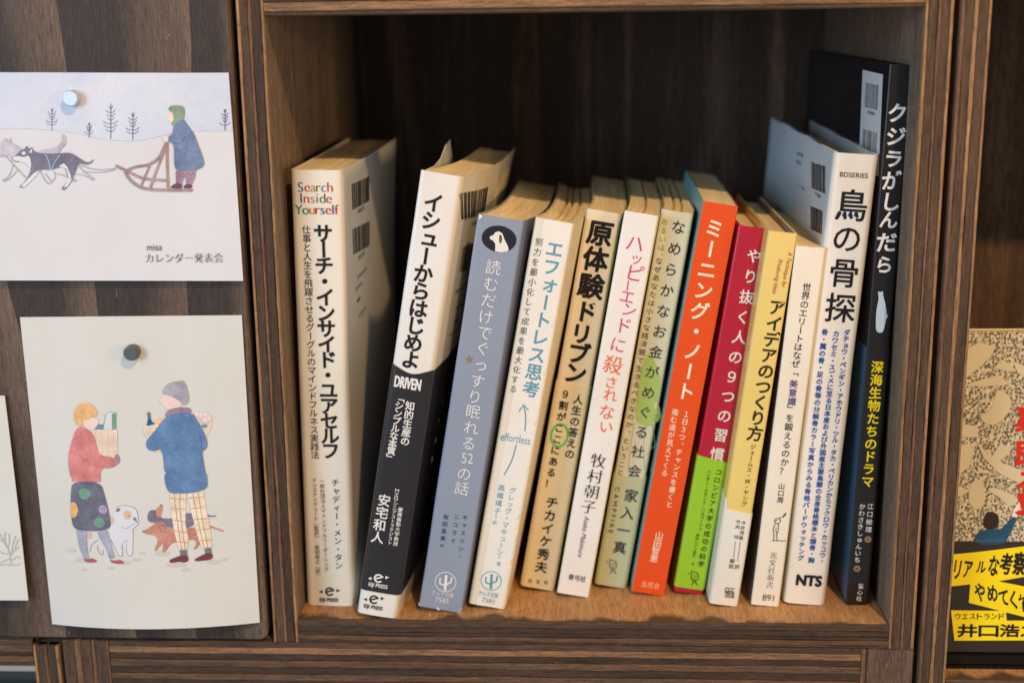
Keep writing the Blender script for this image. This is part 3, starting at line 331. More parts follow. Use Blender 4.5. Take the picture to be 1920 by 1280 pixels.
CARDS={'sled': [('p',[(-158.2,221.39),(-135.46,221.18),(-112.86,220.54),(-99.31,220.41),(-92.59,219.91),(-88.12,219.43),(-82.56,218.73),(-78.14,217.81),(-73.08,216.45),(-67.09,215.52),(-59.27,215.01),(-52.5,215.5),(-45.67,216.87),(-40.63,218.35),(-35.46,218.85),(-25.42,218.87),(-15.08,218.78),(-15.57,242.17),(-155.33,244.16)],'skyprint',0),('l',[(-90.37,228.84),(-91.23,219.9)],0.38,'treeink',0),('l',[(-91.07,228.43),(-90.83,227.56),(-90.5,227.45)],0.26,'treeink',1),('l',[(-89.79,228.64),(-90.22,227.55),(-90.51,227.34)],0.26,'treeink',1),('l',[(-92.31,227.33),(-91.5,226.45),(-90.61,226.33)],0.26,'treeink',1),('l',[(-88.88,227.51),(-89.88,226.44),(-90.62,226.22)],0.26,'treeink',1),('l',[(-92.18,226.21),(-91.48,225.33),(-90.72,225.22)],0.26,'treeink',1),('l',[(-89.2,226.4),(-90.09,225.32),(-90.73,225.11)],0.26,'treeink',1),('l',[(-91.92,225.09),(-91.41,224.21),(-90.83,224.1)],0.26,'treeink',1),('l',[(-89.64,225.29),(-90.34,224.2),(-90.84,223.99)],0.26,'treeink',1),('l',[(-93.61,223.99),(-92.31,223.1),(-90.94,222.98)],0.26,'treeink',1),('l',[(-88.33,224.16),(-89.82,223.08),(-90.95,222.87)],0.26,'treeink',1),('l',[(-93.32,222.87),(-92.22,221.98),(-91.04,221.86)],0.26,'treeink',1),('l',[(-88.8,223.04),(-90.09,221.96),(-91.05,221.75)],0.26,'treeink',1),('l',[(-75.23,222.6),(-75.76,216.69)],0.38,'treeink',0),('l',[(-75.67,222.55),(-75.53,221.67),(-75.32,221.56)],0.26,'treeink',1),('l',[(-74.83,222.76),(-75.14,221.67),(-75.33,221.45)],0.26,'treeink',1),('l',[(-76.51,221.67),(-75.99,220.79),(-75.4,220.68)],0.26,'treeink',1),('l',[(-74.22,221.87),(-74.92,220.78),(-75.41,220.57)],0.26,'treeink',1),('l',[(-76.45,220.79),(-76.0,219.91),(-75.48,219.79)],0.26,'treeink',1),('l',[(-74.43,220.99),(-75.05,219.9),(-75.49,219.68)],0.26,'treeink',1),('l',[(-76.3,219.9),(-75.96,219.02),(-75.56,218.91)],0.26,'treeink',1),('l',[(-74.72,220.1),(-75.23,219.01),(-75.57,218.8)],0.26,'treeink',1),('l',[(-77.49,219.02),(-76.6,218.14),(-75.64,218.02)],0.26,'treeink',1),('l',[(-73.79,219.21),(-74.86,218.12),(-75.65,217.91)],0.26,'treeink',1),('l',[(-65.48,230.33),(-66.72,215.96)],0.38,'treeink',0),('l',[(-66.43,229.28),(-66.08,228.41),(-65.65,228.29)],0.26,'treeink',1),('l',[(-64.78,229.48),(-65.3,228.4),(-65.66,228.18)],0.26,'treeink',1),('l',[(-67.96,227.76),(-66.91,226.88),(-65.79,226.76)],0.26,'treeink',1),('l',[(-63.65,227.93),(-64.87,226.86),(-65.8,226.65)],0.26,'treeink',1),('l',[(-67.76,226.22),(-66.87,225.34),(-65.92,225.22)],0.26,'treeink',1),('l',[(-64.08,226.4),(-65.14,225.32),(-65.93,225.11)],0.26,'treeink',1),('l',[(-67.43,224.68),(-66.77,223.8),(-66.05,223.68)],0.26,'treeink',1),('l',[(-64.64,224.87),(-65.46,223.79),(-66.06,223.57)],0.26,'treeink',1),('l',[(-69.47,223.15),(-67.86,222.27),(-66.18,222.14)],0.26,'treeink',1),('l',[(-63.05,223.31),(-64.83,222.24),(-66.19,222.03)],0.26,'treeink',1),('l',[(-69.09,221.61),(-67.73,220.72),(-66.32,220.6)],0.26,'treeink',1),('l',[(-63.65,221.78),(-65.17,220.7),(-66.33,220.49)],0.26,'treeink',1),('l',[(-68.56,220.06),(-67.54,219.17),(-66.45,219.05)],0.26,'treeink',1),('l',[(-64.37,220.24),(-65.56,219.16),(-66.46,218.94)],0.26,'treeink',1),('l',[(-56.51,226.77),(-57.44,215.44)],0.38,'treeink',0),('l',[(-57.31,226.08),(-57.01,225.21),(-56.65,225.09)],0.26,'treeink',1),('l',[(-55.88,226.28),(-56.34,225.2),(-56.65,224.99)],0.26,'treeink',1),('l',[(-58.67,224.68),(-57.75,223.8),(-56.76,223.68)],0.26,'treeink',1),('l',[(-54.87,224.86),(-55.96,223.78),(-56.77,223.57)],0.26,'treeink',1),('l',[(-58.52,223.26),(-57.73,222.38),(-56.88,222.27)],0.26,'treeink',1),('l',[(-55.23,223.45),(-56.18,222.37),(-56.89,222.16)],0.26,'treeink',1),('l',[(-58.24,221.84),(-57.65,220.96),(-56.99,220.85)],0.26,'treeink',1),('l',[(-55.71,222.04),(-56.46,220.95),(-57.0,220.74)],0.26,'treeink',1),('l',[(-60.11,220.44),(-58.64,219.55),(-57.11,219.43)],0.26,'treeink',1),('l',[(-54.24,220.61),(-55.87,219.53),(-57.12,219.32)],0.26,'treeink',1),('l',[(-59.78,219.02),(-58.53,218.13),(-57.23,218.01)],0.26,'treeink',1),('l',[(-54.76,219.19),(-56.16,218.11),(-57.24,217.9)],0.26,'treeink',1),('l',[(-17.95,227.7),(-18.51,219.03)],0.38,'treeink',0),('l',[(-18.51,227.32),(-18.3,226.45),(-18.04,226.34)],0.26,'treeink',1),('l',[(-17.47,227.52),(-17.81,226.44),(-18.04,226.23)],0.26,'treeink',1),('l',[(-19.56,226.03),(-18.86,225.15),(-18.12,225.04)],0.26,'treeink',1),('l',[(-16.69,226.22),(-17.51,225.14),(-18.13,224.93)],0.26,'treeink',1),('l',[(-19.47,224.73),(-18.86,223.85),(-18.2,223.74)],0.26,'treeink',1),('l',[(-16.93,224.92),(-17.67,223.84),(-18.21,223.63)],0.26,'treeink',1),('l',[(-19.26,223.42),(-18.8,222.55),(-18.29,222.44)],0.26,'treeink',1),('l',[(-17.28,223.62),(-17.87,222.54),(-18.3,222.33)],0.26,'treeink',1),('l',[(-20.75,222.13),(-19.58,221.25),(-18.37,221.13)],0.26,'treeink',1),('l',[(-16.11,222.31),(-17.39,221.23),(-18.38,221.03)],0.26,'treeink',1),('p',[(-115.87,212.19),(-113.49,214.59),(-111.11,216.98),(-110.74,215.42),(-109.01,216.79),(-108.71,214.54),(-104.83,212.62),(-104.75,210.02),(-108.75,209.02),(-111.91,209.39),(-116.25,208.73)],'dogg',0),('p',[(-99.67,211.19),(-93.92,212.01),(-89.23,213.0),(-87.03,215.73),(-87.09,218.82),(-85.67,217.1),(-85.72,214.69),(-86.38,213.32),(-88.48,211.62),(-88.61,210.24),(-94.13,209.94),(-99.08,209.98)],'dogg',1),('l',[(-114.0,209.75),(-111.91,209.39),(-110.32,207.65),(-108.12,204.85),(-103.98,200.12)],0.24,'dogline',1),('l',[(-109.11,205.55),(-110.15,202.43),(-112.19,200.01),(-114.4,199.32),(-113.05,198.62),(-109.58,201.03),(-107.38,203.46)],0.24,'dogline',1),('p',[(-109.11,209.02),(-106.89,209.87),(-105.28,211.76),(-103.47,212.09),(-102.41,213.8),(-101.88,212.07),(-100.01,213.02),(-100.18,211.37),(-97.26,210.48),(-94.11,210.11),(-89.14,210.24),(-84.17,210.55),(-81.5,208.8),(-78.51,206.7),(-76.43,206.34),(-74.71,207.71),(-74.58,207.19),(-76.12,205.82),(-78.29,205.32),(-81.37,206.38),(-81.95,203.96),(-83.65,200.84),(-84.17,199.11),(-86.95,195.99),(-88.11,194.95),(-89.33,195.3),(-88.9,196.0),(-86.75,198.08),(-86.06,199.82),(-86.65,202.95),(-87.3,205.38),(-89.71,204.36),(-93.0,203.35),(-97.93,203.73),(-99.59,201.31),(-103.5,197.85),(-105.1,196.11),(-107.06,196.13),(-106.81,196.82),(-105.28,197.86),(-102.82,200.98),(-101.44,204.11),(-101.48,207.23),(-105.81,206.57),(-107.83,207.63)],'dogd',1),('p',[(-109.13,208.85),(-106.59,209.35),(-103.82,208.63),(-101.95,209.66),(-101.31,207.23),(-101.44,204.11),(-102.08,204.81),(-104.04,206.56),(-107.19,206.93),(-108.88,207.81)],'snow2',1),('o',-104.07,210.43,0.85,0.71,0.0,'snow2'),('p',[(-101.66,210.69),(-100.23,212.58),(-100.62,210.51)],'snow2',0),('p',[(-93.01,203.17),(-87.42,206.08),(-86.55,203.99),(-85.96,200.86),(-86.75,198.08),(-88.37,196.0),(-86.93,196.16),(-84.53,199.11),(-84.78,200.16),(-85.15,201.9),(-86.13,204.68),(-87.08,205.9),(-89.66,204.88)],'snow2',0),('p',[(-104.71,196.46),(-106.49,196.47),(-103.32,199.59),(-100.59,202.01),(-97.96,203.38),(-99.23,201.31),(-102.36,198.54)],'snow2',0),('l',[(-94.83,209.94),(-93.69,207.17),(-93.32,203.7)],0.35,'aqual',1),('l',[(-88.66,209.72),(-91.28,206.46),(-92.98,203.52)],0.28,'aqual',1),('l',[(-97.78,203.38),(-96.21,199.54),(-94.64,197.44),(-92.82,197.77),(-95.61,201.98)],0.24,'dogline',1),('l',[(-90.65,201.94),(-86.85,200.87),(-83.53,198.41),(-82.25,198.74),(-84.09,199.98)],0.24,'dogline',1),('l',[(-81.29,205.34),(-79.25,202.55),(-74.9,199.74),(-75.34,198.7),(-78.66,201.15),(-82.87,201.71)],0.24,'dogline',1),('l',[(-91.96,202.99),(-91.1,200.9),(-92.33,199.17),(-93.11,198.47)],0.24,'dogline',1),('l',[(-81.44,205.69),(-75.62,203.56),(-71.41,203.18),(-65.7,203.83)],0.24,'dogline',1),('l',[(-79.25,202.55),(-73.97,202.16),(-69.35,202.47),(-65.37,203.48)],0.24,'dogline',1),('l',[(-108.95,208.85),(-109.39,207.98),(-107.57,206.76),(-106.27,207.27)],0.28,'dogd',1),('l',[(-65.56,205.04),(-60.99,202.76),(-54.9,199.59),(-50.0,199.04),(-44.57,198.65)],1.06,'sledb',1),('l',[(-61.72,202.42),(-59.89,198.93),(-55.57,195.6),(-49.28,194.68),(-33.59,194.58)],1.18,'sledb',1),('l',[(-60.61,203.1),(-56.6,204.63),(-51.65,204.94),(-46.85,207.83),(-44.58,212.28),(-43.2,214.33)],1.06,'sledb',1),('l',[(-51.14,204.76),(-53.43,200.27),(-55.53,196.12)],0.85,'sledb',1),('l',[(-42.85,214.32),(-46.58,206.79),(-51.51,195.57)],0.99,'sledb',1),('l',[(-43.03,214.33),(-43.65,206.08),(-43.96,194.99)],1.04,'sledb',1),('p',[(-40.22,202.6),(-31.77,202.88),(-32.34,199.77),(-33.77,197.01),(-36.23,197.03),(-36.23,199.46),(-37.04,200.5),(-37.99,197.04),(-40.43,197.4)],'plumt',0),('p',[(-43.23,195.34),(-42.07,196.72),(-40.24,197.58),(-37.87,197.21),(-38.03,195.13)],'boot',1),('p',[(-37.77,195.3),(-36.76,197.03),(-33.76,197.18),(-33.79,195.2)],'boot',1),('p',[(-41.55,226.91),(-42.38,225.23),(-42.96,224.38),(-42.14,223.7),(-41.2,222.33),(-40.14,222.49),(-39.3,224.52),(-39.84,226.56)],'skin',1),('p',[(-41.84,227.76),(-40.68,229.27),(-37.88,229.52),(-35.14,229.05),(-34.6,226.85),(-35.17,223.8),(-36.96,223.14),(-40.1,220.79),(-41.04,222.16),(-39.75,223.17),(-39.57,225.54),(-40.51,226.9)],'hoodg',1),('o',-43.51,215.87,1.18,1.41,0.0,'mitt'),('p',[(-40.3,220.45),(-38.38,222.81),(-35.33,223.97),(-34.42,222.1),(-31.73,218.33),(-29.72,212.16),(-27.88,205.96),(-28.52,204.24),(-31.79,202.71),(-36.37,202.4),(-39.86,202.77),(-40.77,204.68),(-40.15,213.96),(-42.49,214.49),(-42.3,217.06),(-40.5,217.72)],'coatb',1),('l',[(-40.08,213.96),(-38.01,213.6),(-35.76,215.63),(-35.34,216.65)],0.21,'coatd',1),('o',-39.42,201.56,0.24,0.24,0.0,'boot'),('o',-38.27,200.51,0.24,0.24,0.0,'boot'),('o',-39.07,199.13,0.24,0.24,0.0,'boot'),('o',-36.97,201.37,0.24,0.24,0.0,'boot'),('o',-35.03,201.53,0.24,0.24,0.0,'boot'),('o',-33.68,200.82,0.24,0.24,0.0,'boot'),('o',-34.48,199.44,0.24,0.24,0.0,'boot'),('o',-33.07,201.86,0.24,0.24,0.0,'boot'),('o',-35.28,198.06,0.24,0.24,0.0,'boot'),('o',-40.05,197.75,0.24,0.24,0.0,'boot'),('h','misa',-51.37,170.94,6.352941176470588,3.0588235294117645,0,'grey3',0,0),('h','カレンダー発表会',-38.83,166.09,32.705882352941174,4.235294117647059,0,'grey3',1,0)],'couple': [('o',-99.57,33.95,2.12,0.94,0.0,'groundp'),('o',-95.37,29.58,3.29,0.94,0.0,'groundp'),('o',-94.09,25.18,1.18,0.47,0.0,'groundp'),('o',-81.82,26.6,1.65,0.71,0.0,'groundp'),('o',-69.38,30.67,2.12,0.71,0.0,'groundp'),('o',-57.91,33.61,3.29,1.18,0.0,'groundp'),('o',-52.08,28.17,4.71,0.94,0.0,'groundp'),('o',-48.08,26.0,2.12,0.71,0.0,'groundp'),('o',-35.39,29.4,3.29,0.94,0.0,'groundp'),('o',-30.36,30.32,1.41,0.47,0.0,'groundp'),('o',-66.63,33.76,1.41,0.59,0.0,'groundp'),('o',-74.93,29.09,2.35,0.94,0.0,'groundp'),('p',[(-96.59,43.6),(-91.8,43.63),(-91.97,37.08),(-91.74,32.69),(-91.56,30.05),(-94.03,30.47),(-95.85,35.73)],'tight',0),('p',[(-86.84,43.23),(-82.19,44.14),(-81.45,40.65),(-80.27,34.97),(-79.32,31.47),(-81.9,30.57),(-83.53,35.83),(-86.03,40.62)],'tight',0),('p',[(-94.1,30.69),(-92.4,30.05),(-90.23,30.94),(-87.83,29.64),(-88.32,28.84),(-92.11,28.59),(-93.94,29.15)],'redshoe',1),('p',[(-81.99,30.48),(-79.45,29.93),(-77.72,30.6),(-74.97,29.53),(-75.59,28.64),(-78.74,28.39),(-81.4,29.03)],'redshoe',1),('p',[(-77.36,54.57),(-75.63,55.44),(-72.31,55.67),(-69.09,54.61),(-67.99,52.9),(-67.65,49.44),(-67.86,46.84),(-70.72,44.86),(-70.36,41.6),(-70.93,34.61),(-71.32,32.41),(-73.42,32.18),(-74.02,35.02),(-76.23,38.51),(-75.9,32.38),(-77.61,31.92),(-78.95,35.86),(-80.69,39.79),(-81.15,44.14),(-80.21,50.23),(-78.45,51.54)],'snow2',1),('l',[(-77.36,54.57),(-75.63,55.44),(-72.31,55.67),(-69.09,54.61),(-67.99,52.9),(-67.65,49.44),(-67.86,46.84),(-70.72,44.86),(-70.36,41.6),(-71.13,37.23),(-71.32,32.41),(-73.42,32.18),(-74.02,35.02),(-73.52,38.53)],0.24,'dogline',1),('l',[(-81.11,39.78),(-78.95,35.86),(-77.61,31.92),(-75.52,31.94),(-76.1,35.01),(-75.81,38.51),(-72.81,39.62)],0.24,'dogline',1),('l',[(-90.83,33.58),(-90.09,37.09),(-86.54,39.53)],0.24,'dogline',1),('l',[(-87.17,37.11),(-87.06,33.61),(-84.69,32.09),(-84.86,34.94)],0.24,'dogline',1),('l',[(-75.6,45.92),(-73.22,44.63),(-69.24,47.7)],0.24,'dogline',1),('o',-72.46,51.36,1.88,2.12,0.0,'tanp'),('o',-69.31,49.43,0.85,0.75,0.0,'dogd'),('o',-68.57,48.35,0.47,0.47,0.0,'dogd'),('o',-71.89,50.71,0.31,0.31,0.0,'dogd'),('p',[(-77.71,52.84),(-76.95,54.57),(-75.33,54.15),(-75.85,52.85),(-77.11,52.63)],'dogd',1),('o',-79.53,48.5,0.82,1.88,0.0,'tanp'),('o',-90.54,41.46,0.94,1.65,0.0,'tanp'),('p',[(-96.56,66.29),(-83.55,66.56),(-81.91,59.28),(-80.02,47.63),(-80.66,45.02),(-85.78,43.46),(-94.11,43.4),(-98.16,44.68),(-98.45,52.71),(-97.68,60.92)],'skirt',1),('o',-91.29,60.74,2.59,2.59,0.0,'greenp'),('o',-85.63,47.59,2.35,2.35,0.0,'greenp'),('o',-83.44,53.67,2.0,2.0,0.0,'lilac'),('p',[(-98.21,56.61),(-95.81,56.62),(-94.63,53.6),(-96.03,49.7),(-98.57,49.25),(-98.53,53.15)],'mustard',1),('p',[(-85.89,90.13),(-79.74,90.35),(-74.41,89.97),(-74.95,79.09),(-77.06,76.89),(-84.33,77.46)],'bagp',0),('p',[(-84.17,90.14),(-83.38,92.5),(-80.32,92.51),(-80.52,90.15)],'coatb',0),('p',[(-80.49,90.54),(-79.83,93.69),(-78.69,98.0),(-74.27,98.4),(-74.97,90.16)],'snow2',0),('l',[(-80.49,90.54),(-79.83,93.69),(-78.69,98.0),(-74.27,98.4),(-74.94,90.56)],0.24,'greenp',1),('p',[(-76.28,97.23),(-74.3,98.01),(-74.97,90.16),(-76.69,90.16)],'greenp',0),('l',[(-81.39,88.96),(-81.91,78.66)],0.24,'tanp',1),('l',[(-78.71,88.97),(-79.25,78.28)],0.24,'tanp',1),('l',[(-76.03,88.98),(-76.94,78.29)],0.24,'tanp',1),('p',[(-92.76,90.51),(-90.35,91.7),(-87.08,89.74),(-84.6,87.38),(-83.87,82.63),(-83.08,78.46),(-77.74,77.88),(-75.19,76.3),(-74.74,74.71),(-78.21,72.5),(-83.21,72.68),(-83.54,66.67),(-96.95,66.2),(-97.67,73.02),(-97.3,79.01),(-94.7,86.16)],'redsw',1),('p',[(-96.89,71.63),(-83.3,71.68),(-83.57,66.35),(-96.56,66.29)],'redsw',0),('l',[(-92.32,78.63),(-89.13,75.45),(-85.07,73.47),(-82.05,72.68)],0.21,'redd',1),('p',[(-76.1,79.08),(-74.58,78.89),(-74.0,76.71),(-74.78,74.31),(-75.64,75.5),(-76.29,76.9)],'plumt',1),('p',[(-89.4,93.67),(-88.46,95.63),(-84.63,95.64),(-82.75,95.25),(-82.08,94.27),(-82.81,92.5),(-84.32,90.53),(-86.69,89.74),(-89.24,91.31)],'skin',1),('p',[(-93.52,96.8),(-92.24,100.33),(-89.4,102.09),(-86.71,102.29),(-84.14,101.12),(-82.82,98.78),(-82.69,96.04),(-84.63,95.64),(-84.87,97.21),(-85.85,94.85),(-89.35,94.26),(-90.0,91.31),(-91.85,92.09),(-93.2,94.05)],'hairo',1),('p',[(-63.59,91.37),(-59.68,92.56),(-54.32,92.96),(-55.28,80.35),(-58.03,79.54),(-61.36,85.86)],'bagp',1),('p',[(-40.31,97.3),(-37.22,98.08),(-33.79,98.48),(-31.59,94.58),(-34.59,86.73),(-37.53,88.3)],'bagp',1),('p',[(-39.91,97.69),(-37.22,98.08),(-34.92,98.48),(-33.52,96.92),(-31.78,94.58),(-33.83,92.23),(-35.38,91.83),(-38.28,93.78)],'lilacp',1),('o',-35.76,91.83,1.41,0.94,0.0,'greenp'),('o',-38.8,97.3,0.94,1.18,0.0,'skin'),('o',-36.93,96.91,0.94,1.18,0.0,'skin'),('o',-35.0,97.31,0.94,1.18,0.0,'skin'),('o',-33.43,95.36,0.94,1.18,0.0,'skin'),('o',-35.19,94.57,0.94,1.18,0.0,'skin'),('p',[(-61.46,91.77),(-60.77,93.34),(-60.42,95.3),(-59.09,95.3),(-58.83,93.74),(-57.54,93.15),(-57.78,92.56)],'tealp',1),('p',[(-60.58,98.04),(-59.18,98.04),(-59.09,95.3),(-60.44,95.11)],'dogd',0),('p',[(-57.75,92.96),(-57.24,94.52),(-54.88,95.51),(-53.02,94.93),(-54.35,92.57)],'mustard',1),('p',[(-53.33,105.84),(-54.21,104.28),(-55.07,102.92),(-53.63,101.95),(-52.26,100.01),(-51.57,99.03),(-45.02,100.41),(-44.39,103.91),(-49.51,106.23)],'skin',1),('p',[(-53.3,106.23),(-52.74,108.55),(-50.27,111.26),(-45.3,112.03),(-43.78,112.23),(-42.59,110.49),(-41.89,107.01),(-41.55,103.91),(-42.66,101.58),(-44.58,101.19),(-45.96,103.13),(-49.59,105.26)],'greyhat',1),('p',[(-52.96,95.71),(-52.41,98.05),(-50.01,99.62),(-45.4,100.41),(-41.26,100.02),(-40.66,97.69),(-46.41,96.89)],'plumt',1),('p',[(-63.66,50.33),(-62.59,53.36),(-60.08,53.81),(-58.5,52.95),(-57.91,49.93),(-52.98,49.53),(-46.2,52.16),(-43.32,52.18),(-42.54,45.7),(-52.1,44.77),(-54.9,46.05),(-57.66,47.77),(-63.02,47.95)],'dogd',1),('p',[(-59.67,53.81),(-57.44,55.97),(-56.26,55.34),(-56.88,52.53),(-57.87,50.36),(-59.3,50.57)],'skind',1),('o',-57.04,55.8,0.47,0.47,0.0,'dogd'),('l',[(-38.0,51.78),(-35.62,50.5),(-33.14,50.73)],0.56,'dogd',1),('p',[(-66.04,43.81),(-61.48,46.44),(-59.26,48.41),(-56.39,48.21),(-54.96,45.19),(-50.89,44.35),(-45.87,45.25),(-41.71,45.71),(-40.95,41.81),(-40.84,37.45),(-43.29,35.04),(-43.86,35.69),(-42.26,37.88),(-42.94,40.05),(-45.85,39.82),(-53.38,38.67),(-55.24,36.04),(-57.06,33.84),(-57.84,34.49),(-56.87,39.08),(-58.46,37.33),(-60.75,34.47),(-61.31,35.34),(-59.09,39.94),(-60.58,42.11),(-65.09,42.73)],'dachs',1),('l',[(-57.31,46.91),(-55.72,46.05),(-55.89,43.88),(-57.18,43.22),(-58.13,44.3),(-58.17,46.47)],0.24,'boot',1),('o',-65.7,43.81,0.42,0.47,0.0,'dogd'),('l',[(-36.74,46.17),(-33.53,44.9),(-30.32,43.53)],0.71,'dachs',1),('p',[(-53.14,61.15),(-45.55,61.19),(-46.22,54.75),(-46.72,47.84),(-45.83,40.03),(-46.59,35.23),(-50.32,35.2),(-52.07,45.21),(-52.87,53.85)],'plaid',0),('p',[(-45.14,61.19),(-37.91,62.08),(-37.38,54.8),(-35.97,45.31),(-35.55,36.19),(-40.14,35.71),(-41.93,42.67),(-44.02,53.9)],'plaid',0),('l',[(-52.89,59.01),(-45.94,58.62)],0.31,'plaidl',1),('l',[(-52.84,54.28),(-46.26,54.1)],0.31,'plaidl',1),('l',[(-52.4,49.1),(-46.48,48.27)],0.31,'plaidl',1),('l',[(-51.75,43.91),(-46.41,43.51)],0.31,'plaidl',1),('l',[(-50.88,38.91),(-45.94,38.51)],0.31,'plaidl',1),('l',[(-44.68,59.05),(-37.88,59.52)],0.31,'plaidl',1),('l',[(-44.0,54.11),(-37.79,54.8)],0.31,'plaidl',1),('l',[(-43.12,49.16),(-36.5,49.63)],0.31,'plaidl',1),('l',[(-41.8,44.41),(-36.0,44.88)],0.31,'plaidl',1),('l',[(-40.91,39.42),(-35.53,39.67)],0.31,'plaidl',1),('l',[(-50.88,61.16),(-50.44,50.41),(-49.08,35.21)],0.31,'plaidl',1),('l',[(-48.42,61.17),(-48.8,50.42),(-47.42,35.22)],0.31,'plaidl',1),('l',[(-42.68,61.2),(-41.38,50.47),(-39.07,36.16)],0.31,'plaidl',1),('l',[(-40.19,61.64),(-39.32,50.48),(-37.42,36.17)],0.31,'plaidl',1),('p',[(-49.91,35.2),(-46.67,35.23),(-46.78,32.6),(-49.69,32.49)],'sock',0),('p',[(-38.89,35.72),(-36.11,35.96),(-35.85,33.56),(-38.64,33.32)],'sock',0),('p',[(-55.02,30.56),(-52.24,31.68),(-49.67,32.8),(-46.35,32.82),(-46.23,29.76),(-49.09,29.29),(-49.87,29.95),(-54.51,29.12)],'shoeb',1),('p',[(-44.01,30.65),(-40.57,32.43),(-38.42,33.54),(-35.52,33.56),(-35.49,30.94),(-37.82,30.26),(-42.83,29.78)],'shoeb',1),('p',[(-52.96,95.71),(-49.02,97.67),(-44.43,98.07),(-40.29,97.69),(-37.61,92.61),(-35.62,88.3),(-34.64,83.18),(-36.14,80.81),(-37.47,80.8),(-36.96,74.46),(-36.02,66.89),(-54.78,66.8),(-54.59,81.93),(-58.35,80.34),(-61.35,81.12),(-62.2,83.89),(-60.94,86.26),(-57.2,90.21)],'coatm',1),('p',[(-54.59,71.81),(-36.21,71.88),(-35.74,66.79),(-36.18,63.37),(-41.42,61.64),(-47.61,61.09),(-53.33,61.36),(-54.81,66.27)],'coatm',1),('l',[(-37.91,88.29),(-37.42,84.36),(-37.47,80.8)],0.21,'coatd',1),('l',[(-54.56,82.33),(-52.69,84.31)],0.21,'coatd',1)],'bare': [('l',[(-127.88,26.49),(-127.76,31.56),(-128.92,35.75),(-130.66,38.25),(-132.17,39.08)],0.47,'twig',1),('l',[(-127.8,31.13),(-125.49,34.1),(-123.35,35.37)],0.47,'twig',1),('l',[(-128.61,34.91),(-127.45,38.28),(-127.5,41.62)],0.47,'twig',1),('l',[(-127.22,29.03),(-124.59,31.16),(-123.31,30.33)],0.47,'twig',1),('l',[(-130.3,37.84),(-131.2,40.76),(-131.91,41.59)],0.47,'twig',1),('l',[(-127.35,31.56),(-125.94,37.45),(-124.39,40.81)],0.47,'twig',1),('l',[(-128.07,32.39),(-130.52,31.95),(-132.4,33.2)],0.47,'twig',1),('l',[(-127.93,29.87),(-130.43,29.01),(-133.43,27.29)],0.47,'twig',1),('l',[(-125.49,34.1),(-124.34,37.46),(-123.2,39.14)],0.47,'twig',1),('l',[(-133.52,26.45),(-130.21,27.32),(-127.86,26.66),(-123.79,27.2)],0.47,'twig',1),('l',[(-129.28,36.17),(-129.68,39.93),(-129.02,42.44)],0.47,'twig',1)]}
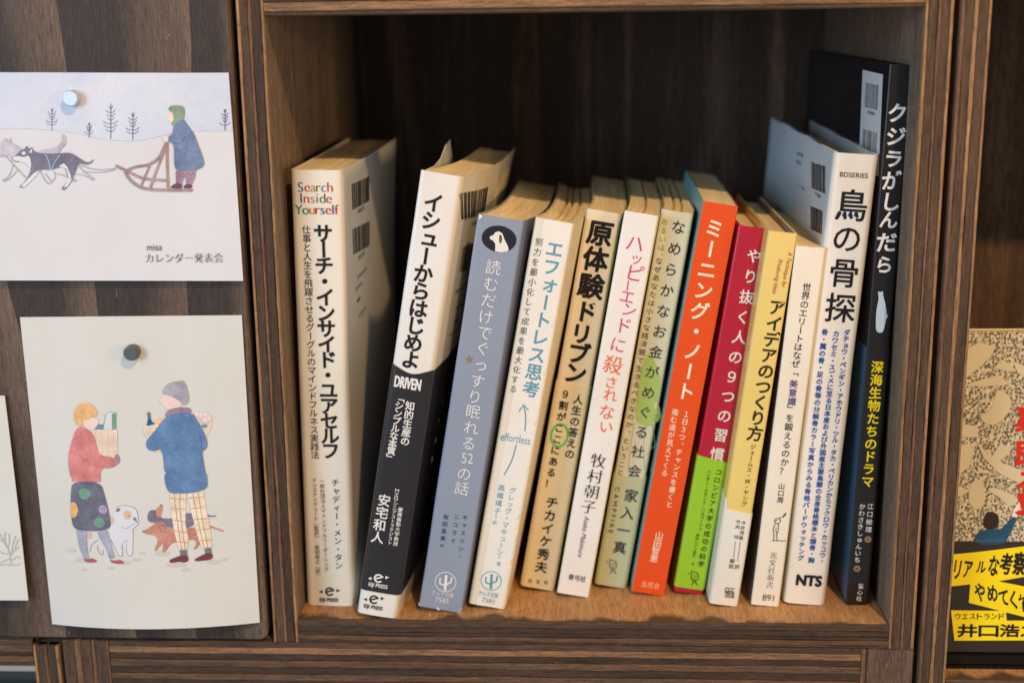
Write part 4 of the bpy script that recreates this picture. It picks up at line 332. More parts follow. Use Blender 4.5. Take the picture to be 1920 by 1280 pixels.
DISP=[('p',[(5.5,131.2),(12.6,134.9),(19.4,132.9),(16.4,127.1),(7.9,119.4),(5.9,119.4)],'cream2',0),('p',[(18.9,123.5),(23.2,127.1),(28.5,122.7),(25.7,121.8)],'cream2',0),('p',[(6.0,115.3),(11.9,117.7),(20.6,120.2),(25.9,116.5),(23.9,115.7),(16.0,115.3)],'cream2',0),('p',[(20.8,114.9),(27.7,110.0),(26.3,103.8),(22.0,98.9),(17.3,97.6),(13.2,101.3),(17.5,103.4),(19.4,107.9)],'cream2',1),('p',[(27.2,126.3),(32.8,124.3),(33.0,119.4),(29.8,121.0)],'cream2',0),('p',[(4.0,98.4),(12.9,97.6),(12.6,92.6),(4.2,92.6)],'cream2',0),('p',[(3.9,88.0),(8.7,89.7),(11.6,86.4),(8.6,78.1),(4.2,74.8)],'cream2',0),('p',[(12.2,91.4),(18.9,83.1),(23.1,89.8),(28.0,86.9),(22.6,81.5),(37.2,75.7),(37.4,69.1),(23.5,75.7),(16.1,82.7)],'cream2',0),('p',[(10.3,72.7),(16.0,73.6),(17.5,62.3),(13.6,59.0),(9.4,62.7)],'cream2',1),('p',[(4.4,70.6),(10.1,68.5),(6.1,65.6),(4.5,65.6)],'cream2',0),('p',[(16.9,69.0),(21.3,69.9),(31.1,65.7),(31.6,63.2),(28.0,60.7),(23.9,64.9)],'cream2',1),('p',[(12.0,43.9),(13.8,49.3),(16.6,50.6),(21.9,50.7),(25.1,51.1),(28.9,56.6),(31.4,56.2),(28.4,48.6),(26.1,43.6)],'coatk',1),('p',[(16.8,50.6),(16.3,55.2),(17.6,58.2),(19.6,59.0),(22.5,57.8),(23.4,54.9),(22.7,50.7)],'hairb',1),('p',[(28.9,56.6),(29.7,59.9),(32.0,63.2),(32.6,61.6),(31.2,56.2)],'skin',0),('h','真',35.3,100.7,11.8,12.2,4,'redt',0,0),('h','即',35.8,85.1,11.8,12.2,4,'redt',0,0),('h','る',36.2,71.8,11.8,12.2,4,'redt',0,0),('h','！',36.5,62.1,11.8,12.2,4,'redt',0,0),('p',[(2.1,39.1),(16.5,40.7),(45.9,44.7),(46.4,31.3),(23.7,27.1),(2.5,24.5)],'yel',0),('p',[(11.4,25.7),(23.7,27.1),(46.7,22.5),(47.1,7.9),(35.2,10.9),(11.0,17.1)],'yel',0),('p',[(3.2,13.5),(27.5,13.5),(28.0,9.0),(55.5,9.3),(55.9,0.2),(5.1,-0.5)],'yel',0),('h','リ',5.5,32.3,3.0,10.1,3.4,'ink',0,-7),('h','ア',10.2,32.5,3.8,9.3,3.4,'ink',0,-7),('h','ル',16.1,33.5,4.2,6.3,3.4,'ink',0,-7),('h','な',21.6,34.0,4.6,10.1,3.4,'ink',0,-7),('h','考',27.0,34.9,5.1,10.1,3.4,'ink',0,-7),('h','察',32.9,35.1,5.1,11.0,3.4,'ink',0,-7),('h','や',15.8,21.8,4.6,9.3,3.4,'ink',0,9),('h','め',21.3,21.4,4.6,8.5,3.4,'ink',0,9),('h','て',26.4,19.4,4.2,8.5,3.4,'ink',0,9),('h','く',30.7,18.4,3.0,9.3,3.4,'ink',0,9),('h','れ',35.0,17.1,3.8,9.3,3.4,'ink',0,9),('h','ウ',6.3,10.7,2.6,3.3,1.5,'ink',0,0),('h','エ',9.5,10.7,2.6,3.3,1.5,'ink',0,0),('h','ス',12.8,10.8,2.6,3.3,1.5,'ink',0,0),('h','ト',16.0,10.8,2.6,3.3,1.5,'ink',0,0),('h','ラ',19.2,10.8,2.6,3.3,1.5,'ink',0,0),('h','ン',22.4,10.9,2.6,3.3,1.5,'ink',0,0),('h','ド',25.7,10.9,2.6,3.3,1.5,'ink',0,0),('h','井',10.7,4.1,8.5,6.1,4.5,'ink',0,0),('h','口',20.1,4.2,8.5,6.1,4.5,'ink',0,0),('h','浩',29.4,4.3,8.5,6.1,4.5,'ink',0,0),('h','之',38.8,4.4,8.5,6.1,4.5,'ink',0,0)]
# ---------------------------------------------------------------- wood and furniture
wood('wood_face', (63, 52, 46), (142, 117, 95), 'Z', 24, 5, 1500, bands=9, hi=1.0, lo=.5, seed=2, bumpk=.45)
wood('wood_face_small', (77, 63, 56), (140, 110, 89), 'Z', 60, 6, 1500, seed=5)
wood('ply_dark', (66, 52, 42), (110, 84, 64), 'Z', 180, 14, 1600, seed=1, bumpk=1, rough=.7)
wood('ply_darkest', (54, 42, 33), (92, 70, 52), 'Z', 200, 14, 1600, seed=6, bumpk=1, rough=.7)
wood('ply_mid', (98, 72, 56), (146, 108, 82), 'Z', 160, 10, 1500, seed=3, bumpk=.7)
wood('ply_light', (132, 100, 70), (188, 146, 100), 'Z', 160, 10, 1500, seed=4, bumpk=.6)
wood('plyh_dark', (64, 51, 41), (104, 80, 60), 'X', 180, 14, 1600, seed=1, bumpk=1, rough=.7)
wood('plyh_darkest', (54, 42, 33), (90, 69, 52), 'X', 200, 14, 1600, seed=8, bumpk=1, rough=.7)
wood('plyh_mid', (80, 61, 46), (124, 94, 70), 'X', 160, 10, 1500, seed=9, bumpk=.8)
wood('plyh_light', (112, 84, 60), (168, 126, 88), 'X', 150, 10, 1500, seed=4, bumpk=.7)
wood('wood_inner_side', (108, 92, 78), (148, 128, 108), 'Z', 50, 4, 1300, seed=11, bumpk=.3)
wood('wood_back', (70, 56, 45), (148, 120, 96), 'Z', 60, 3, 1300, seed=12, bumpk=.3, hi=.78, lo=.5)
wood('wood_back_pale', (84, 66, 52), (140, 112, 86), 'Z', 60, 4, 1300, seed=22, bumpk=.4, hi=.8, lo=.4)
wood('wood_shelf', (158, 116, 76), (206, 160, 108), 'Y', 45, 8, 1300, seed=13, bumpk=.35, fk=.6)
def worn_front(m):
    t = m.node_tree; b_ = t.nodes['Principled BSDF']; src = b_.inputs['Base Color'].links[0].from_socket
    n = t.nodes; l = t.links.new; c = n.new('ShaderNodeTexCoord'); s = n.new('ShaderNodeSeparateXYZ'); l(c.outputs['Object'], s.inputs[0])
    nz = n.new('ShaderNodeTexNoise'); nz.inputs['Scale'].default_value = 60; nz.inputs['Detail'].default_value = 5; mp = n.new('ShaderNodeMapping'); mp.inputs['Scale'].default_value = (1, .3, 1)
    l(c.outputs['Object'], mp.inputs[0]); l(mp.outputs[0], nz.inputs['Vector'])
    a = n.new('ShaderNodeMath'); a.operation = 'MULTIPLY_ADD'; l(nz.outputs['Fac'], a.inputs[0]); a.inputs[1].default_value = -.028; l(s.outputs['Y'], a.inputs[2])
    r = n.new('ShaderNodeMapRange'); r.inputs['From Min'].default_value = -.0125; r.inputs['From Max'].default_value = -.0085; l(a.outputs[0], r.inputs['Value'])
    mx = n.new('ShaderNodeMix'); mx.data_type = 'RGBA'; l(r.outputs[0], mx.inputs[0]); mx.inputs[6].default_value = (*lin((84, 64, 48)), 1); l(src, mx.inputs[7]); l(mx.outputs[2], b_.inputs['Base Color'])
worn_front(MATS['wood_shelf'])
DEPTH = 225
UP = [(1, 'ply_light', .30), (2.8, 'ply_dark', 0), (1.1, 'ply_mid', .22), (3.2, 'ply_darkest', .0), (1.0, 'ply_light', .35)]
UP2 = [(1.1, 'ply_mid', .25), (2.6, 'ply_dark', 0), (1.2, 'ply_light', .28), (3.0, 'ply_dark', 0), (.8, 'ply_light', .3)]
HB = [(1.7, 'plyh_darkest', .1), (2.4, 'plyh_mid', .3), (1.9, 'plyh_darkest', 0), (2.9, 'plyh_dark', .25), (1.2, 'plyh_dark', .35)]
HT = [(1.6, 'plyh_dark', .25), (3.4, 'plyh_light', .3), (1.8, 'plyh_darkest', 0), (2.8, 'plyh_mid', .2), (2, 'plyh_dark', .1)]
def upright(parent, x0, x1, z0, z1, rows, orig, seed, y=0, face='wood_inner_side'):
    box('side_panel', (x0, y+1.2, z0), (x1, DEPTH, z1), MATS[face], parent, .0003, orig=orig)
    ply_strips(parent, 'Z', x0, x1, z0, z1, y+.0, rows, orig, seed)
def shelfboard(name, parent, x0, x1, z0, z1, rows, orig, seed, y=0, face='wood_shelf'):
    box(name, (x0, y+1.2, z0), (x1, DEPTH-6, z1), MATS[face], parent, .0003, orig=orig)
    ply_strips(parent, 'X', z0, z1, x0, x1, y, rows, orig, seed)
# main open box that holds the books
o0 = (132, 0, -11.0); T0 = tuple(x*MM for x in o0)
bx = thing('bookcase_box', 'open dark stained plywood box shelf holding the row of books', 'bookshelf', T0)
upright(bx, -11.2, 0, -10.9, 300, UP, o0, 1)
upright(bx, 264, 275, -10.9, 300, [(1, 'ply_light', .3), (3.2, 'ply_dark', 0), (1, 'ply_mid', .2), (3, 'ply_dark', 0), (1.1, 'ply_light', .35)], o0, 2)
shelfboard('bottom_panel', bx, .15, 263.85, -10.9, 0, [(.9, 'plyh_dark', .25), (2.2, 'plyh_mid', .3), (1.7, 'plyh_darkest', -.2), (2.6, 'plyh_darkest', .05), (3, 'plyh_dark', .3)], o0, 3)
shelfboard('top_panel', bx, .15, 263.85, 264.6, 276.4, [(1.6, 'plyh_dark', -.2), (3.6, 'plyh_light', .3), (1.6, 'plyh_darkest', 0), (2.8, 'plyh_mid', .2), (2, 'plyh_dark', .1)], o0, 4, face='wood_inner_side')
box('back_panel', (.15, DEPTH-5.5, -10.5), (263.85, DEPTH-.5, 276), MATS['wood_back'], bx, 0, orig=o0)
# closed cabinet with the pinned cards
o1 = (-160, 0, -10.5); T1 = tuple(x*MM for x in o1)
cb = thing('door_cabinet', 'closed dark brown plywood cabinet door with picture cards pinned on it', 'cabinet', T1)
bm = bmesh.new(); R_ = 4.0; x0, x1, z0, z1 = -305, -14.0, -10.2, 300
pts = []
for cx, cz, a0 in ((x1-R_, z0+R_, -90), (x1-R_, z1-R_, 0), (x0+R_, z1-R_, 90), (x0+R_, z0+R_, 180)):
    for i in range(7): a = math.radians(a0+i*15); pts.append((cx+R_*math.cos(a), cz+R_*math.sin(a)))
va = [bm.verts.new(((x-o1[0])*MM, .0000, (z-o1[2])*MM)) for x, z in pts]
fc = bm.faces.new(va); fc.normal_update()
ex = bmesh.ops.extrude_face_region(bm, geom=[fc]); bmesh.ops.translate(bm, verts=[v for v in ex['geom'] if isinstance(v, bmesh.types.BMVert)], vec=(0, .012, 0))
bmesh.ops.recalc_face_normals(bm, faces=bm.faces[:])
bmesh.ops.bevel(bm, geom=[e for e in bm.edges if all(abs(v.co.y) < 1e-6 for v in e.verts)], offset=.0007, segments=3, affect='EDGES')
me = bpy.data.meshes.new('door_panel'); bm.to_mesh(me); bm.free(); link('door_panel', me, cb, [MATS['wood_face']])
box('side_panel', (-26, 13, -10), (-14.5, DEPTH, 300), MATS['wood_inner_side'], cb, orig=o1)
box('side_panel', (-305, 13, -10), (-294, DEPTH, 300), MATS['wood_inner_side'], cb, orig=o1)
box('back_panel', (-293.8, DEPTH-6, -10), (-26.2, DEPTH-1, 300), MATS['wood_back'], cb, orig=o1)
# box below the books: posts and a thick layered rail
o2 = (82, 0, -80); T2 = tuple(x*MM for x in o2)
lb = thing('lower_box', 'thick layered plywood box top running underneath the book box', 'bookshelf', T2)
box('side_panel', (-109.6, 1.2, -80), (-88.0, DEPTH, -11.4), MATS['wood_inner_side'], lb, .0003, orig=o2)
ply_strips(lb, 'Z', -109.6, -88.0, -80, -11.3, 0, [(3.6, 'ply_dark', 0), (1.9, 'ply_mid', .25), (3.1, 'ply_dark', .05), (1.2, 'ply_mid', .1), (3.4, 'ply_dark', .0), (.7, 'ply_mid', .2)], o2, 7)
ply_strips(lb, 'Z', 252.2, 254.4, -80, -11.3, -.05, [(1, 'ply_mid', .25)], o2, 9)
box('side_panel', (254.5, .1, -80), (275.4, DEPTH, -11.2), MATS['wood_face_small'], lb, .0006, orig=o2)
box('top_panel', (-87.8, 1.2, -36.5), (252, DEPTH, -11.4), MATS['wood_inner_side'], lb, .0003, orig=o2)
ply_strips(lb, 'X', -36.5, -11.2, -87.6, 252, 0, [(2.7, 'plyh_dark', .1), (2.8, 'plyh_light', .3), (3.0, 'plyh_darkest', -.1), (3.0, 'plyh_mid', .3), (3.4, 'plyh_darkest', -.1), (2.8, 'plyh_mid', .3), (3.1, 'plyh_darkest', -.1), (2.6, 'plyh_dark', .2)][::-1], o2, 10)
# open box at the lower corner
o3 = (-170, 0, -80); T3 = tuple(x*MM for x in o3)
ll = thing('corner_box', 'open layered plywood box at the lower corner under the cards', 'bookshelf', T3)
upright(ll, -123.4, -111.4, -80, -14.2, UP, o3, 12)
shelfboard('top_panel', ll, -230, -123.6, -24.6, -11.6, [(2, 'plyh_dark', .1), (2.6, 'plyh_mid', .3), (1.8, 'plyh_darkest', -.1), (3.2, 'plyh_mid', .3), (2.2, 'plyh_dark', .2)], o3, 13, face='wood_inner_side')
upright(ll, -242, -230.2, -80, -11.6, UP2, o3, 14)
box('back_panel', (-230, DEPTH-6, -80), (-123.6, DEPTH-1, -24.8), MATS['wood_back'], ll, orig=o3)
# neighbouring open box with the displayed book
o4 = (360, 0, -38); T4 = tuple(x*MM for x in o4)
rb = thing('display_box', 'open dark plywood box shelf with a yellow banded book facing out', 'bookshelf', T4)
upright(rb, 277.9, 289.7, -80, 300, UP2, o4, 15)
upright(rb, 440, 452, -80, 300, UP, o4, 16)
shelfboard('bottom_panel', rb, 289.9, 439.8, -38, -26, [(2, 'plyh_dark', .1), (2.6, 'plyh_mid', .3), (1.8, 'plyh_darkest', -.1), (3.2, 'plyh_mid', .3)], o4, 17)
shelfboard('top_panel', rb, 289.9, 439.8, 278, 290, HT, o4, 18, face='wood_inner_side')
box('back_panel', (289.9, 128, -26), (439.8, 134, 278), MATS['wood_back_pale'], rb, 0, orig=o4)
# wall behind all boxes
wl = box('wall', (-420, DEPTH+4, -120), (560, DEPTH+30, 400), flat('wall_plaster', (120, 112, 104), .8), None, 0)
wl['kind'] = 'structure'
# ---------------------------------------------------------------- books
def page_mat():
    q = N('page_edges'); c1, c2 = lin((250, 232, 182)), lin((236, 214, 160))
    v = q.noise(q.coords((1, .006, .02)), 2200, 2, .7)
    v2 = q.noise(q.coords((1, .05, .2)), 260, 4, .7)
    k = q.mix(q.ramp(v, [(.3, c2), (.66, c1)]), q.ramp(v2, [(.3, (.92, .87, .85)), (.6, (1.04, 1.04, 1.04))]), .8, 'MULTIPLY')
    q.l(k, q.b.inputs['Base Color']); q.b.inputs['Roughness'].default_value = .8; q.bump(v, .5, .0004)
    MATS['page_edges'] = q.m
page_mat()
def outline(w, d, r, bow, grow=0):
    """top view of a wrap-around cover: list of (x, y, section) with x in [-w, 0]; section 0 left, 1 spine, 2 right"""
    pr = lambda u: bow*((2*u/w-1)**2)
    pts = []; n = 9
    for i in range(n): pts.append((-w-grow, d-(d-r-bow)*i/(n-1), 0))
    for i in range(1, 7): a = math.pi/2*i/6; pts.append((-w-grow+(r+grow)*(1-math.cos(a)), bow+r-(r+grow)*math.sin(a) if bow == 0 else pr(r)+r-(r+grow)*math.sin(a), 1 if i > 2 else 0))
    for i in range(1, 8): u = r+(w-2*r)*i/8; pts.append((u-w, pr(u)-grow, 1))
    for i in range(6, -1, -1): a = math.pi/2*i/6; pts.append((grow-(r+grow)*(1-math.cos(a)), pr(r)+r-(r+grow)*math.sin(a), 1 if i > 2 else 2))
    for i in range(1, n): pts.append((grow, r+bow+(d-r-bow)*i/(n-1), 2))
    return pts
def wrap(name, w, d, r, bow, z0, z1, th, mats, parent, deform=None, grow=0, zedge=None, nz=26):
    out = outline(w, d, r, bow, grow); inn = outline(w-2*th, d, max(.3, r-th), bow, 0); inn = [(x-th, y+(th if s == 1 or y < r+bow+1 else 0), s) for x, y, s in inn]
    inn = [(x, max(y, th*.9), s) for x, y, s in inn]
    m = len(out); vs = []; fs = []; mi = []
    for j in range(nz+1):
        for L_ in (out, inn):
            for x, y, s in L_:
                a, b = (z0, z1) if zedge is None else zedge(x, y, z0, z1)
                p = (x, y, a+(b-a)*j/nz)
                if deform: p = deform(*p)
                vs.append(tuple(c*MM for c in p))
    for j in range(nz):
        for i in range(m-1):
            a = j*2*m+i; b = a+2*m
            fs.append((a, a+1, b+1, b)); mi.append(out[i+1][2] if out[i][2] != 0 else out[i+1][2] if out[i+1][2] == 0 else 1)
            a += m; b += m; fs.append((a+1, a, b, b+1)); mi.append(3 if len(mats) > 3 else 0)
        for i in (0, m-1):
            a = j*2*m+i; q = (a, a+2*m, a+3*m, a+m); fs.append(q if i == 0 else q[::-1]); mi.append(out[i][2])
    for j in (0, nz):
        for i in range(m-1):
            a = j*2*m+i; q = (a, a+m, a+m+1, a+1); fs.append(q if j == 0 else q[::-1]); mi.append(out[i][2])
    return mk(name, vs, fs, mats, parent, mi)
def pages(w, d, x0, x1, y0, y1, z0, z1, parent, deform=None, seed=0, clumps=0, sag=0, wave=.15, grooves=()):
    rn = random.Random(seed); n = max(10, int((x1-x0)/.7)); ny = 14; vs = []; fs = []
    st = 0; steps = []
    for i in range(n+1):
        if clumps and rn.random() < clumps: st = rn.uniform(-.55, .1)
        steps.append(st-(2.2 if any(abs(i-round(n*g_)) < 1 for g_ in grooves) else 0))
    for k in range(ny+1):
        y = y0+(y1-y0)*k/ny
        for i in range(n+1):
            q = i/n; x = x0+(x1-x0)*q
            fr = 1.2*(abs(2*q-1)**2)*(1 if k == 0 else 0)
            t = z1+steps[i]-sag*4*q*(1-q)+noise.noise(Vector((x*.5, y*.03, seed)))*wave
            for z in (z0, t):
                p = (x, y+fr, z)
                if deform: p = deform(*p)
                vs.append(tuple(c*MM for c in p))
    m = n+1
    I = lambda k, i, t: (k*m+i)*2+t
    for k in range(ny):
        for i in range(n):
            fs.append((I(k, i, 1), I(k, i+1, 1), I(k+1, i+1, 1), I(k+1, i, 1)))
            fs.append((I(k, i, 0), I(k+1, i, 0), I(k+1, i+1, 0), I(k, i+1, 0)))
        fs.append((I(k, 0, 0), I(k, 0, 1), I(k+1, 0, 1), I(k+1, 0, 0)))
        fs.append((I(k, n, 0), I(k+1, n, 0), I(k+1, n, 1), I(k, n, 1)))
    for i in range(n):
        fs.append((I(0, i, 0), I(0, i+1, 0), I(0, i+1, 1), I(0, i, 1))); fs.append((I(ny, i, 0), I(ny, i, 1), I(ny, i+1, 1), I(ny, i+1, 0)))
    return mk('page_block', vs, fs, MATS['page_edges'], parent)
def make_book(key, label, mats, r=1.2, bow=0, th=.45, hard=0, deform=None, band=None, clumps=0, sag=0, wave=.15, bandmats=None, pagew=None, bend=None, grooves=()):
    x, y, w, h, lean, d = BOOKS[key]
    t = thing('book', label, 'book', (x*MM, y*MM, 0), (0, math.radians(lean), 0), 'books standing in the open box')
    def bnd(X, Y, Z):
        if bend: X += bend[0]*(1-math.exp(-max(0, Y-1)/bend[1]))*(.45+.55*max(0, Z)/h)
        return X, Y, Z
    d0 = deform; deform = (lambda X, Y, Z: bnd(*d0(X, Y, Z))) if d0 else bnd
    wrap('cover', w, d, r, bow, 0, h, th, mats, t, deform)
    g = th+.25; px0 = -w+g+(pagew or 0)
    pages(w, d, px0, -g, bow+th+(1.2 if hard else .5), d-(4 if hard else .6), hard or .3, h-(hard or .35), t, deform, seed=len(key)*3+int(x), clumps=clumps, sag=sag, wave=wave, grooves=grooves)
    parents = {'base': t}; G = .35
    if band:
        ze, bd = band
        ob = wrap('paper_band', w, d-1, r, bow, .15, 1, .2, bandmats, t, bnd, grow=G, zedge=ze, nz=10); parents['obi'] = ob
    pr = lambda u: bow*((2*u/w-1)**2)
    def prof(u):
        e = min(u, w-u)
        if e >= r: return pr(u)
        return pr(r)+r-math.sqrt(max(0, r*r-(r-max(e, 0))**2))
    def mkS(face):
        def surf(u, v, off, lay):
            off = off*1000+(G if lay == 'obi' else 0)
            if face == 's': p = (u-w, prof(u)-off, v)
            elif face == 'r': p = (off, u, v)
            else: p = (-w-off, u, v)
            p = deform(*p) if lay != 'obi' else bnd(*p)
            return tuple(c*MM for c in p)
        return surf
    for face in 'srl':
        ops = PRINT.get(key+'/'+face)
        if ops:
            s = Sheet(mkS(face), 3.0, 7e-6)
            for o in ops: s.op(o)
            s.build(parents)
    return t
def wornedge(amp=.18, seed=0):
    def f(x, y, z):
        return (x+noise.noise(Vector((y*.03, z*.02, seed)))*amp, y+noise.noise(Vector((x*.06, z*.02, seed+4)))*amp, z+noise.noise(Vector((x*.25, y*.05, seed+9)))*amp*(1 if z > 20 else 0))
    return f
# 1 white hardcover-size paperback, Search Inside Yourself
def d_search(x, y, z):
    q = max(0, y-6)/136; up = max(0, z-150)/50
    if x > -.5: x += 1.6*q*q*up+1.2*math.sin(q*3)*up*.7
    if x < -21.9: x -= 1.0*q*up
    return x, y, z+(1.1*q if x > -.5 or x < -21.9 else 0)
M_ = paper
make_book('search', 'thick white paperback with a rainbow coloured English title on top of its spine', [M_('jacket_white_a', (240, 235, 222)), M_('jacket_white_a', 0), M_('jacket_back_grey', (226, 222, 212), .5, .1)], bend=(2.5, 60), r=3.2, bow=.4, th=.4, deform=d_search, wave=.25, sag=-.4)
def d_issue(x, y, z):
    q = max(0, y-4)/126; up = max(0, z-170)/31
    if x < -17.7:
        b = math.exp(-((y-62)/24)**2); x -= up*(9*min(1, y/60)-2); z += (7.5*b-9*max(0, min(1, (y-74)/12)))*up
    if x > -.5: x += 1.2*q*q*up; z += 2.0*q*up
    elif up > 0: x += 1.5*q*up
    return x, y, z
ob = OBI
make_book('issue', 'white and black paperback with curled jacket top, leaning beside the rainbow titled book', [M_('jacket_white_b', (242, 240, 236), .25, .7)]*2+[M_('jacket_cream_b', (232, 224, 204), .35, .4)], bend=(15, 45), r=2.6, bow=.5, th=.35, deform=d_issue, wave=.25, sag=.3,
          band=(lambda x, y, a, b: (ob['issue'][1]+1.0+max(0, y-3)*.07, ob['issue'][0]+1.5-.5*math.cos((x+9)*.3)*3+max(0, y-3)*.12), 0), bandmats=[paper('band_black', (36, 34, 38), .3, .6, .02)]*3)
make_book('blue', 'greyish blue paperback with a small dog in a dark oval on its spine', [M_('jacket_blue', (146, 158, 178), .45, .2, .06)]*2+[M_('jacket_blue_back', (120, 128, 156), .45, .2, .06)], bend=(11, 34), r=1.4, bow=0, th=.4, deform=wornedge(.3, 3), clumps=.03, wave=.4, sag=.5)
make_book('eff', 'cream paperback with pale blue title and a thin upward arrow on its spine', [M_('jacket_cream_c', (238, 226, 196))]+[M_('jacket_white_c', (240, 232, 214))]+[M_('jacket_cream_c', 0)], bend=(8, 28), grooves=(.3, .5, .72), r=1.6, bow=0, th=.35, deform=wornedge(.35, 5), clumps=.16, wave=.25, sag=.9)
make_book('gen', 'cream paperback with big bold black title and a green circled word on its spine', [M_('jacket_cream_d', (242, 230, 200))]*3, bend=(4, 25), r=2.2, bow=.15, th=.4, deform=wornedge(.2, 6), wave=.25,
          band=(lambda x, y, a, b: (.25, ob['gen'][0]), 0), bandmats=[M_('band_cream', (242, 226, 188))]*3)
make_book('happy', 'white paperback with handwritten pink and orange title beside the linen textured book', [M_('jacket_mottled_green', (128, 140, 98), .5, .1, .4)]+[M_('jacket_white_e', (244, 242, 238), .3, .5)]+[M_('jacket_cream_e', (232, 220, 188))], bend=(5.5, 40), grooves=(.55,), r=1.3, bow=.2, th=.35, deform=wornedge(.2, 8), clumps=.05, wave=.3)
# 7 linen spine
nm = make_book('name', 'linen textured pale green paperback with a green tree drawing and dark handwriting', [M_('jacket_linen_side', (190, 184, 140), .6, 0, .2, 1)]+[M_('jacket_linen', (238, 232, 204), .6, 0, .1, 1)]+[M_('jacket_linen_teal', (170, 186, 160), .6, 0, .2, 1)], bend=(5.5, 45), grooves=(.35, .62), r=1.8, bow=0, th=.4, deform=wornedge(.3, 9), clumps=.1, wave=.3,
          band=(lambda x, y, a, b: (.25, ob['name'][0]), 0), bandmats=[M_('band_linen', (212, 216, 176), .6, 0, .1, 1)]*3)
make_book('orange', 'bright orange paperback with bold cream Japanese title and a light blue side', [M_('jacket_teal', (130, 186, 192), .45, .2, .08)]+[M_('jacket_orange', (228, 80, 16), .5, .12, .03)]+[M_('jacket_orange', 0)], bend=(2, 80), r=.6, bow=0, th=.3, deform=wornedge(.12, 10), wave=.15)
make_book('red', 'crimson hardback with white title and a bright green paper band', [M_('jacket_crimson', (190, 26, 56), .35, .4, .04)]*3+[flat('endpaper_red', (150, 60, 62), .7)], r=1.3, bow=.2, th=1.3, hard=3, deform=wornedge(.12, 11),
          band=(lambda x, y, a, b: (2.4, ob['red'][0]+1.6-.12*(x+13.6)+max(0, y-2)*.05), 0), bandmats=[M_('band_green', (160, 214, 44), .35, .4, .04)]*3)
make_book('yellow', 'slim yellow hardback with bold black title and a white paper band', [M_('jacket_yellow', (238, 214, 128), .35, .35, .08)]*3+[flat('endpaper_grey', (150, 144, 120), .7)], r=1.5, bow=.2, th=1.2, hard=3, deform=wornedge(.12, 12),
          band=(lambda x, y, a, b: (.3, ob['yellow'][0]+(4.6 if x < -12 else 0)+max(0, 1.3+x+12.6)*-.1+max(0, y-2)*.05), 0), bandmats=[M_('band_white', (238, 238, 230), .35, .4)]*3)
make_book('white', 'slim plain white pocket book marked 891 beside the slim yellow hardback', [M_('jacket_photo_dark', (92, 84, 80), .35, .4, .4)]+[M_('jacket_white_g', (244, 238, 224))]+[M_('jacket_cream_g', (238, 226, 196))], r=1.4, bow=.1, th=.35, deform=wornedge(.15, 13), wave=.3)
def d_bird(x, y, z):
    q = max(0, y-6)/164; up = max(0, z-185)/20
    if x < -17.3:
        z += up*(.5*math.sin(y*.11)+.22*math.sin(y*.41+1)+1.8*q); x -= 3.0*q*q*min(1, max(0, z-60)/100)
    if x > -1.7: z += up*(1.5*q+.2*math.sin(y*.2)); x += 0.8*q*up
    return x+noise.noise(Vector((y*.03, z*.03, 3)))*.4, y+noise.noise(Vector((x*.06, z*.02, 5)))*.3, z
make_book('bird', 'tall white hardback with crinkled jacket and blue text columns, marked NTS', [M_('jacket_white_cool_lit', (214, 230, 238), .4, .3)]+[M_('jacket_white_i', (246, 240, 230), .22, .8)]+[M_('jacket_white_i', 0)]+[flat('endpaper_pale', (190, 200, 200), .7)], r=3.4, bow=.5, th=1.6, hard=5, deform=d_bird, wave=.3)  # left cover coloured bluer and brighter to imitate the cool window light
make_book('whale', 'tall thin black picture book with a white whale, standing against the side wall', [M_('jacket_night', (15, 19, 30), .35, .5, .1), M_('jacket_black', (15, 14, 16), .28, .8, .1), M_('jacket_black', 0), M_('jacket_black', 0)], r=.9, bow=0, th=1.8, hard=2, deform=wornedge(.1, 15),
          band=(lambda x, y, a, b: (2.0, ob['whale'][0]+.3*x*.1), 0), bandmats=[M_('band_night_blue', (46, 96, 134), .3, .6, .1), M_('band_night', (17, 16, 19), .28, .8, .1), M_('band_night', 0)])
# ---------------------------------------------------------------- picture cards and their magnets
def card(key, label, c4, curl, base, origin, stock):
    """c4: world (x, z) corners top-left, top-right, bottom-right, bottom-left in mm; curl(q, s) = mm away from the door"""
    ox, oz = origin; t = thing('picture_card', label, 'postcard', (ox*MM, -.0004, oz*MM), (0, 0, 0), 'picture cards pinned to the cabinet door')
    n = 26; vs = []; fs = []
    P_ = lambda q, s: tuple((c4[0][k]*(1-q)+c4[1][k]*q)*(1-s)+(c4[3][k]*(1-q)+c4[2][k]*q)*s for k in (0, 1))
    for side in (0, .32):
        for j in range(n+1):
            for i in range(n+1):
                q, s = i/n, j/n; x, z = P_(q, s); vs.append(((x-ox)*MM, -(curl(q, s)+.35-side)*MM, (z-oz)*MM))
    m = n+1; K = m*m
    for j in range(n):
        for i in range(n):
            a = j*m+i; fs.append((a, a+m, a+m+1, a+1)); fs.append((K+a, K+a+1, K+a+m+1, K+a+m))
    for i in range(n):
        for a, b in ((i, i+1), ((n)*m+i+1, n*m+i), ((i+1)*m, i*m), (i*m+n, (i+1)*m+n)): fs.append((a, b, K+b, K+a))
    mk('card_sheet', vs, fs, [stock], t, smooth=False)
    def surf(u, v, off, lay):
        s = (c4[0][1]-v)/(c4[0][1]-c4[3][1]); l = c4[0][0]*(1-s)+c4[3][0]*s; r = c4[1][0]*(1-s)+c4[2][0]*s
        s = min(1, max(0, s)); q = min(1, max(0, (u-l)/(r-l))); u = min(max(u, l), r)
        return ((u-ox)*MM, -(curl(q, s)+.35)*MM-off*1.4-.00002, (v-oz)*MM)
    sh = Sheet(surf, 3.2)
    for o in CARDS[base]: sh.op(o)
    sh.build({'base': t}); return t
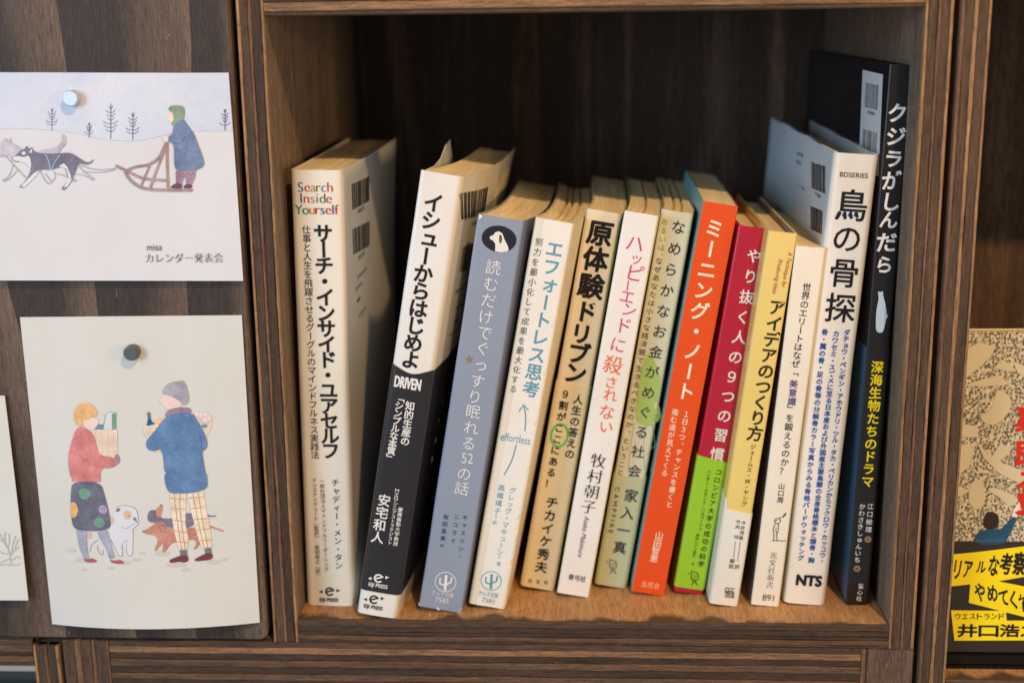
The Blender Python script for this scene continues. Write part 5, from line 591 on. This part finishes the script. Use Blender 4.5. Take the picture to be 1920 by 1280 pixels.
def sky_stock():
    q = N('card_winter_sky'); c = q.coords((1, 1, 1.6)); v = q.noise(c, 9, 5, .6, .3)
    g = q.noise(q.coords((1, 1, 1)), 600, 3)
    k = q.ramp(v, [(.32, lin((190, 202, 226))), (.5, lin((214, 219, 231))), (.66, lin((230, 230, 236)))])
    q.l(q.mix(k, q.ramp(g, [(.3, (.96, .96, .96)), (.7, (1.02, 1.02, 1.02))]), 1.0, 'MULTIPLY'), q.b.inputs['Base Color']); q.b.inputs['Roughness'].default_value = .6
    return q.m
def plain_stock(name, c):
    return paper(name, c, .62, 0, .06)
card('sled', 'snowy picture card of a dog sled and rider, under the silver magnet', ((-166, 243.4), (-15.7, 242.3), (-14.4, 156.2), (-168, 157.2)), lambda q, s: 3.2*s**2*(1-.3*q), 'sled', (-90, 156), plain_stock('card_snow', (224, 223, 225)))
card('couple', 'white picture card of two people carrying groceries with three dogs, under the dark magnet', ((-113.2, 140.2), (-16.5, 140.9), (-16.9, -.9), (-112.6, -2.7)), lambda q, s: .6*s+6.0*s**1.8*(1-(2*q-1)**2), 'couple', (-65, -2), plain_stock('card_white', (223, 221, 213)))
card('bare', 'pale picture card with a bare winter bush, cut off beside the card of two people', ((-262, 105.0), (-123.2, 105.4), (-121.5, 9.9), (-262, 9.5)), lambda q, s: 1.0+2.0*s*s, 'bare', (-190, 9), plain_stock('card_white_b', (224, 222, 212)))
def pin(label, x, z, r, hgt, col, rough, y=-.5, lip=0):
    t = thing('magnet', label, 'magnet', (x*MM, y*MM, z*MM), (0, 0, 0), 'round magnets holding the cards')
    prof = [(0, 0), (r*.92, 0), (r, -.3), (r, -hgt+.5), (r*.93, -hgt+.1), (r*.84, -hgt), (0, -hgt+(.25 if lip else 0))]
    n = 40; vs = []; fs = []
    for a in range(n):
        for q, yy in prof: vs.append((q*math.cos(a*math.tau/n)*MM, yy*MM, q*math.sin(a*math.tau/n)*MM))
    m = len(prof)
    for a in range(n):
        b = (a+1) % n
        for k in range(m-1): fs.append((a*m+k, a*m+k+1, b*m+k+1, b*m+k))
    me_ = mk('magnet_body', vs, fs, flat('magnet_'+col[0], col[1], rough, .15, .6, .2, col[2]), t)
    bm = bmesh.new(); bm.from_mesh(me_.data); bmesh.ops.remove_doubles(bm, verts=bm.verts[:], dist=1e-6); bmesh.ops.recalc_face_normals(bm, faces=bm.faces[:]); bm.to_mesh(me_.data); bm.free()
pin('silver round magnet on the dog sled card', -81.0, 232.8, 3.35, 4.3, ('silver', (196, 200, 202), .75), .5)
pin('dark grey round magnet on the card of two people', -64.6, 125.2, 3.3, 4.2, ('grey', (92, 98, 100), .6), .5, y=-1.0)
# ---------------------------------------------------------------- displayed book in the neighbouring box
def pattern_stock():
    q = N('cover_scribble_pattern'); c = q.coords((1, 1, .8))
    v = q.n('ShaderNodeTexVoronoi'); v.inputs['Scale'].default_value = 1000; q.l(c, v.inputs['Vector'])
    n1 = q.noise(c, 800, 3, .7); n2 = q.noise(c, 110, 3, .6)
    d = q.mix(v.outputs['Distance'], n1, .6)
    k = q.ramp(d, [(.42, lin((84, 80, 64))), (.56, lin((202, 190, 158))), (.7, lin((222, 208, 174)))])
    k = q.mix(k, lin((208, 190, 150)), q.ramp(n2, [(.55, (0, 0, 0)), (.75, (.6, .6, .6))]))
    q.l(k, q.b.inputs['Base Color']); q.b.inputs['Roughness'].default_value = .5; return q.m
ds = thing('book', 'book facing out with scribbled cover, child in blue and yellow lettered black band', 'book', (.2915, .014, -.013), (-math.radians(8), 0, 0))
W2, H2, T2_ = 128, 139.5, 15
def slab(name, x0, x1, y0, y1, z0, z1, mat, parent, bev=.0004): return box(name, (x0, y0, z0), (x1, y1, z1), mat, parent, bev)
slab('cover', 0, W2, 0, .6, -5.9, H2, pattern_stock(), ds, .0002); slab('back_cover', 0, W2, T2_-.6, T2_, -5.9, H2, M_('jacket_cream_d', 0), ds, .0002)
slab('spine', 0, .6, .7, T2_-.7, -5.9, H2, M_('jacket_cream_d', 0), ds, .0002); slab('page_block', .8, W2-1, .8, T2_-.8, -5.6, H2-.4, MATS['page_edges'], ds, 0)
bnd = slab('paper_band', -.3, W2+.3, -.35, -.05, -5.8, 45.2, M_('band_charcoal', (44, 40, 34), .4, .2, .05), ds, .0001)
bs = []
sh = Sheet(lambda u, v, off, lay: (u*MM, -(.0004 if v < 45.5 else 0)-off*1.3-.00003, v*MM), 20)
for o in DISP: sh.op(o)
sh.build({'base': ds})
st = thing('book_stand', 'low black stand under the book with the yellow band', 'stand', (.352, .03, -.026))
so = (352, 30, -26)
box('foot', (292, 10.5, -26), (425, 52, -24.4), flat('stand_black', (16, 15, 15), .4), st, .0004, orig=so)
box('ledge', (292, 11.5, -24.3), (425, 36, -19.6), flat('stand_black', (16, 15, 15), .4), st, .0004, orig=so)
box('backrest', (300, 46, -24.3), (417, 48.5, 80), flat('stand_black', (16, 15, 15), .4), st, .0004, orig=so)
# pale thing in the lower corner box
make = thing('book', 'grey book just showing in the dark opening of the corner box', 'book', (-.150, .03, -.080), (0, 0, 0))
g = make; box('cover', (-200, 20, -80), (-131, 22, -46), M_('jacket_grey', (96, 98, 92)), g, .0003, orig=(-150, 30, -80)); box('page_block', (-200, 22.2, -79), (-133, 34, -60), MATS['page_edges'], g, 0, orig=(-150, 30, -80)); box('back_cover', (-200, 34.2, -80), (-131, 36, -46), M_('jacket_grey', 0), g, .0003, orig=(-150, 30, -80))
bpy.data.objects.remove(_to)
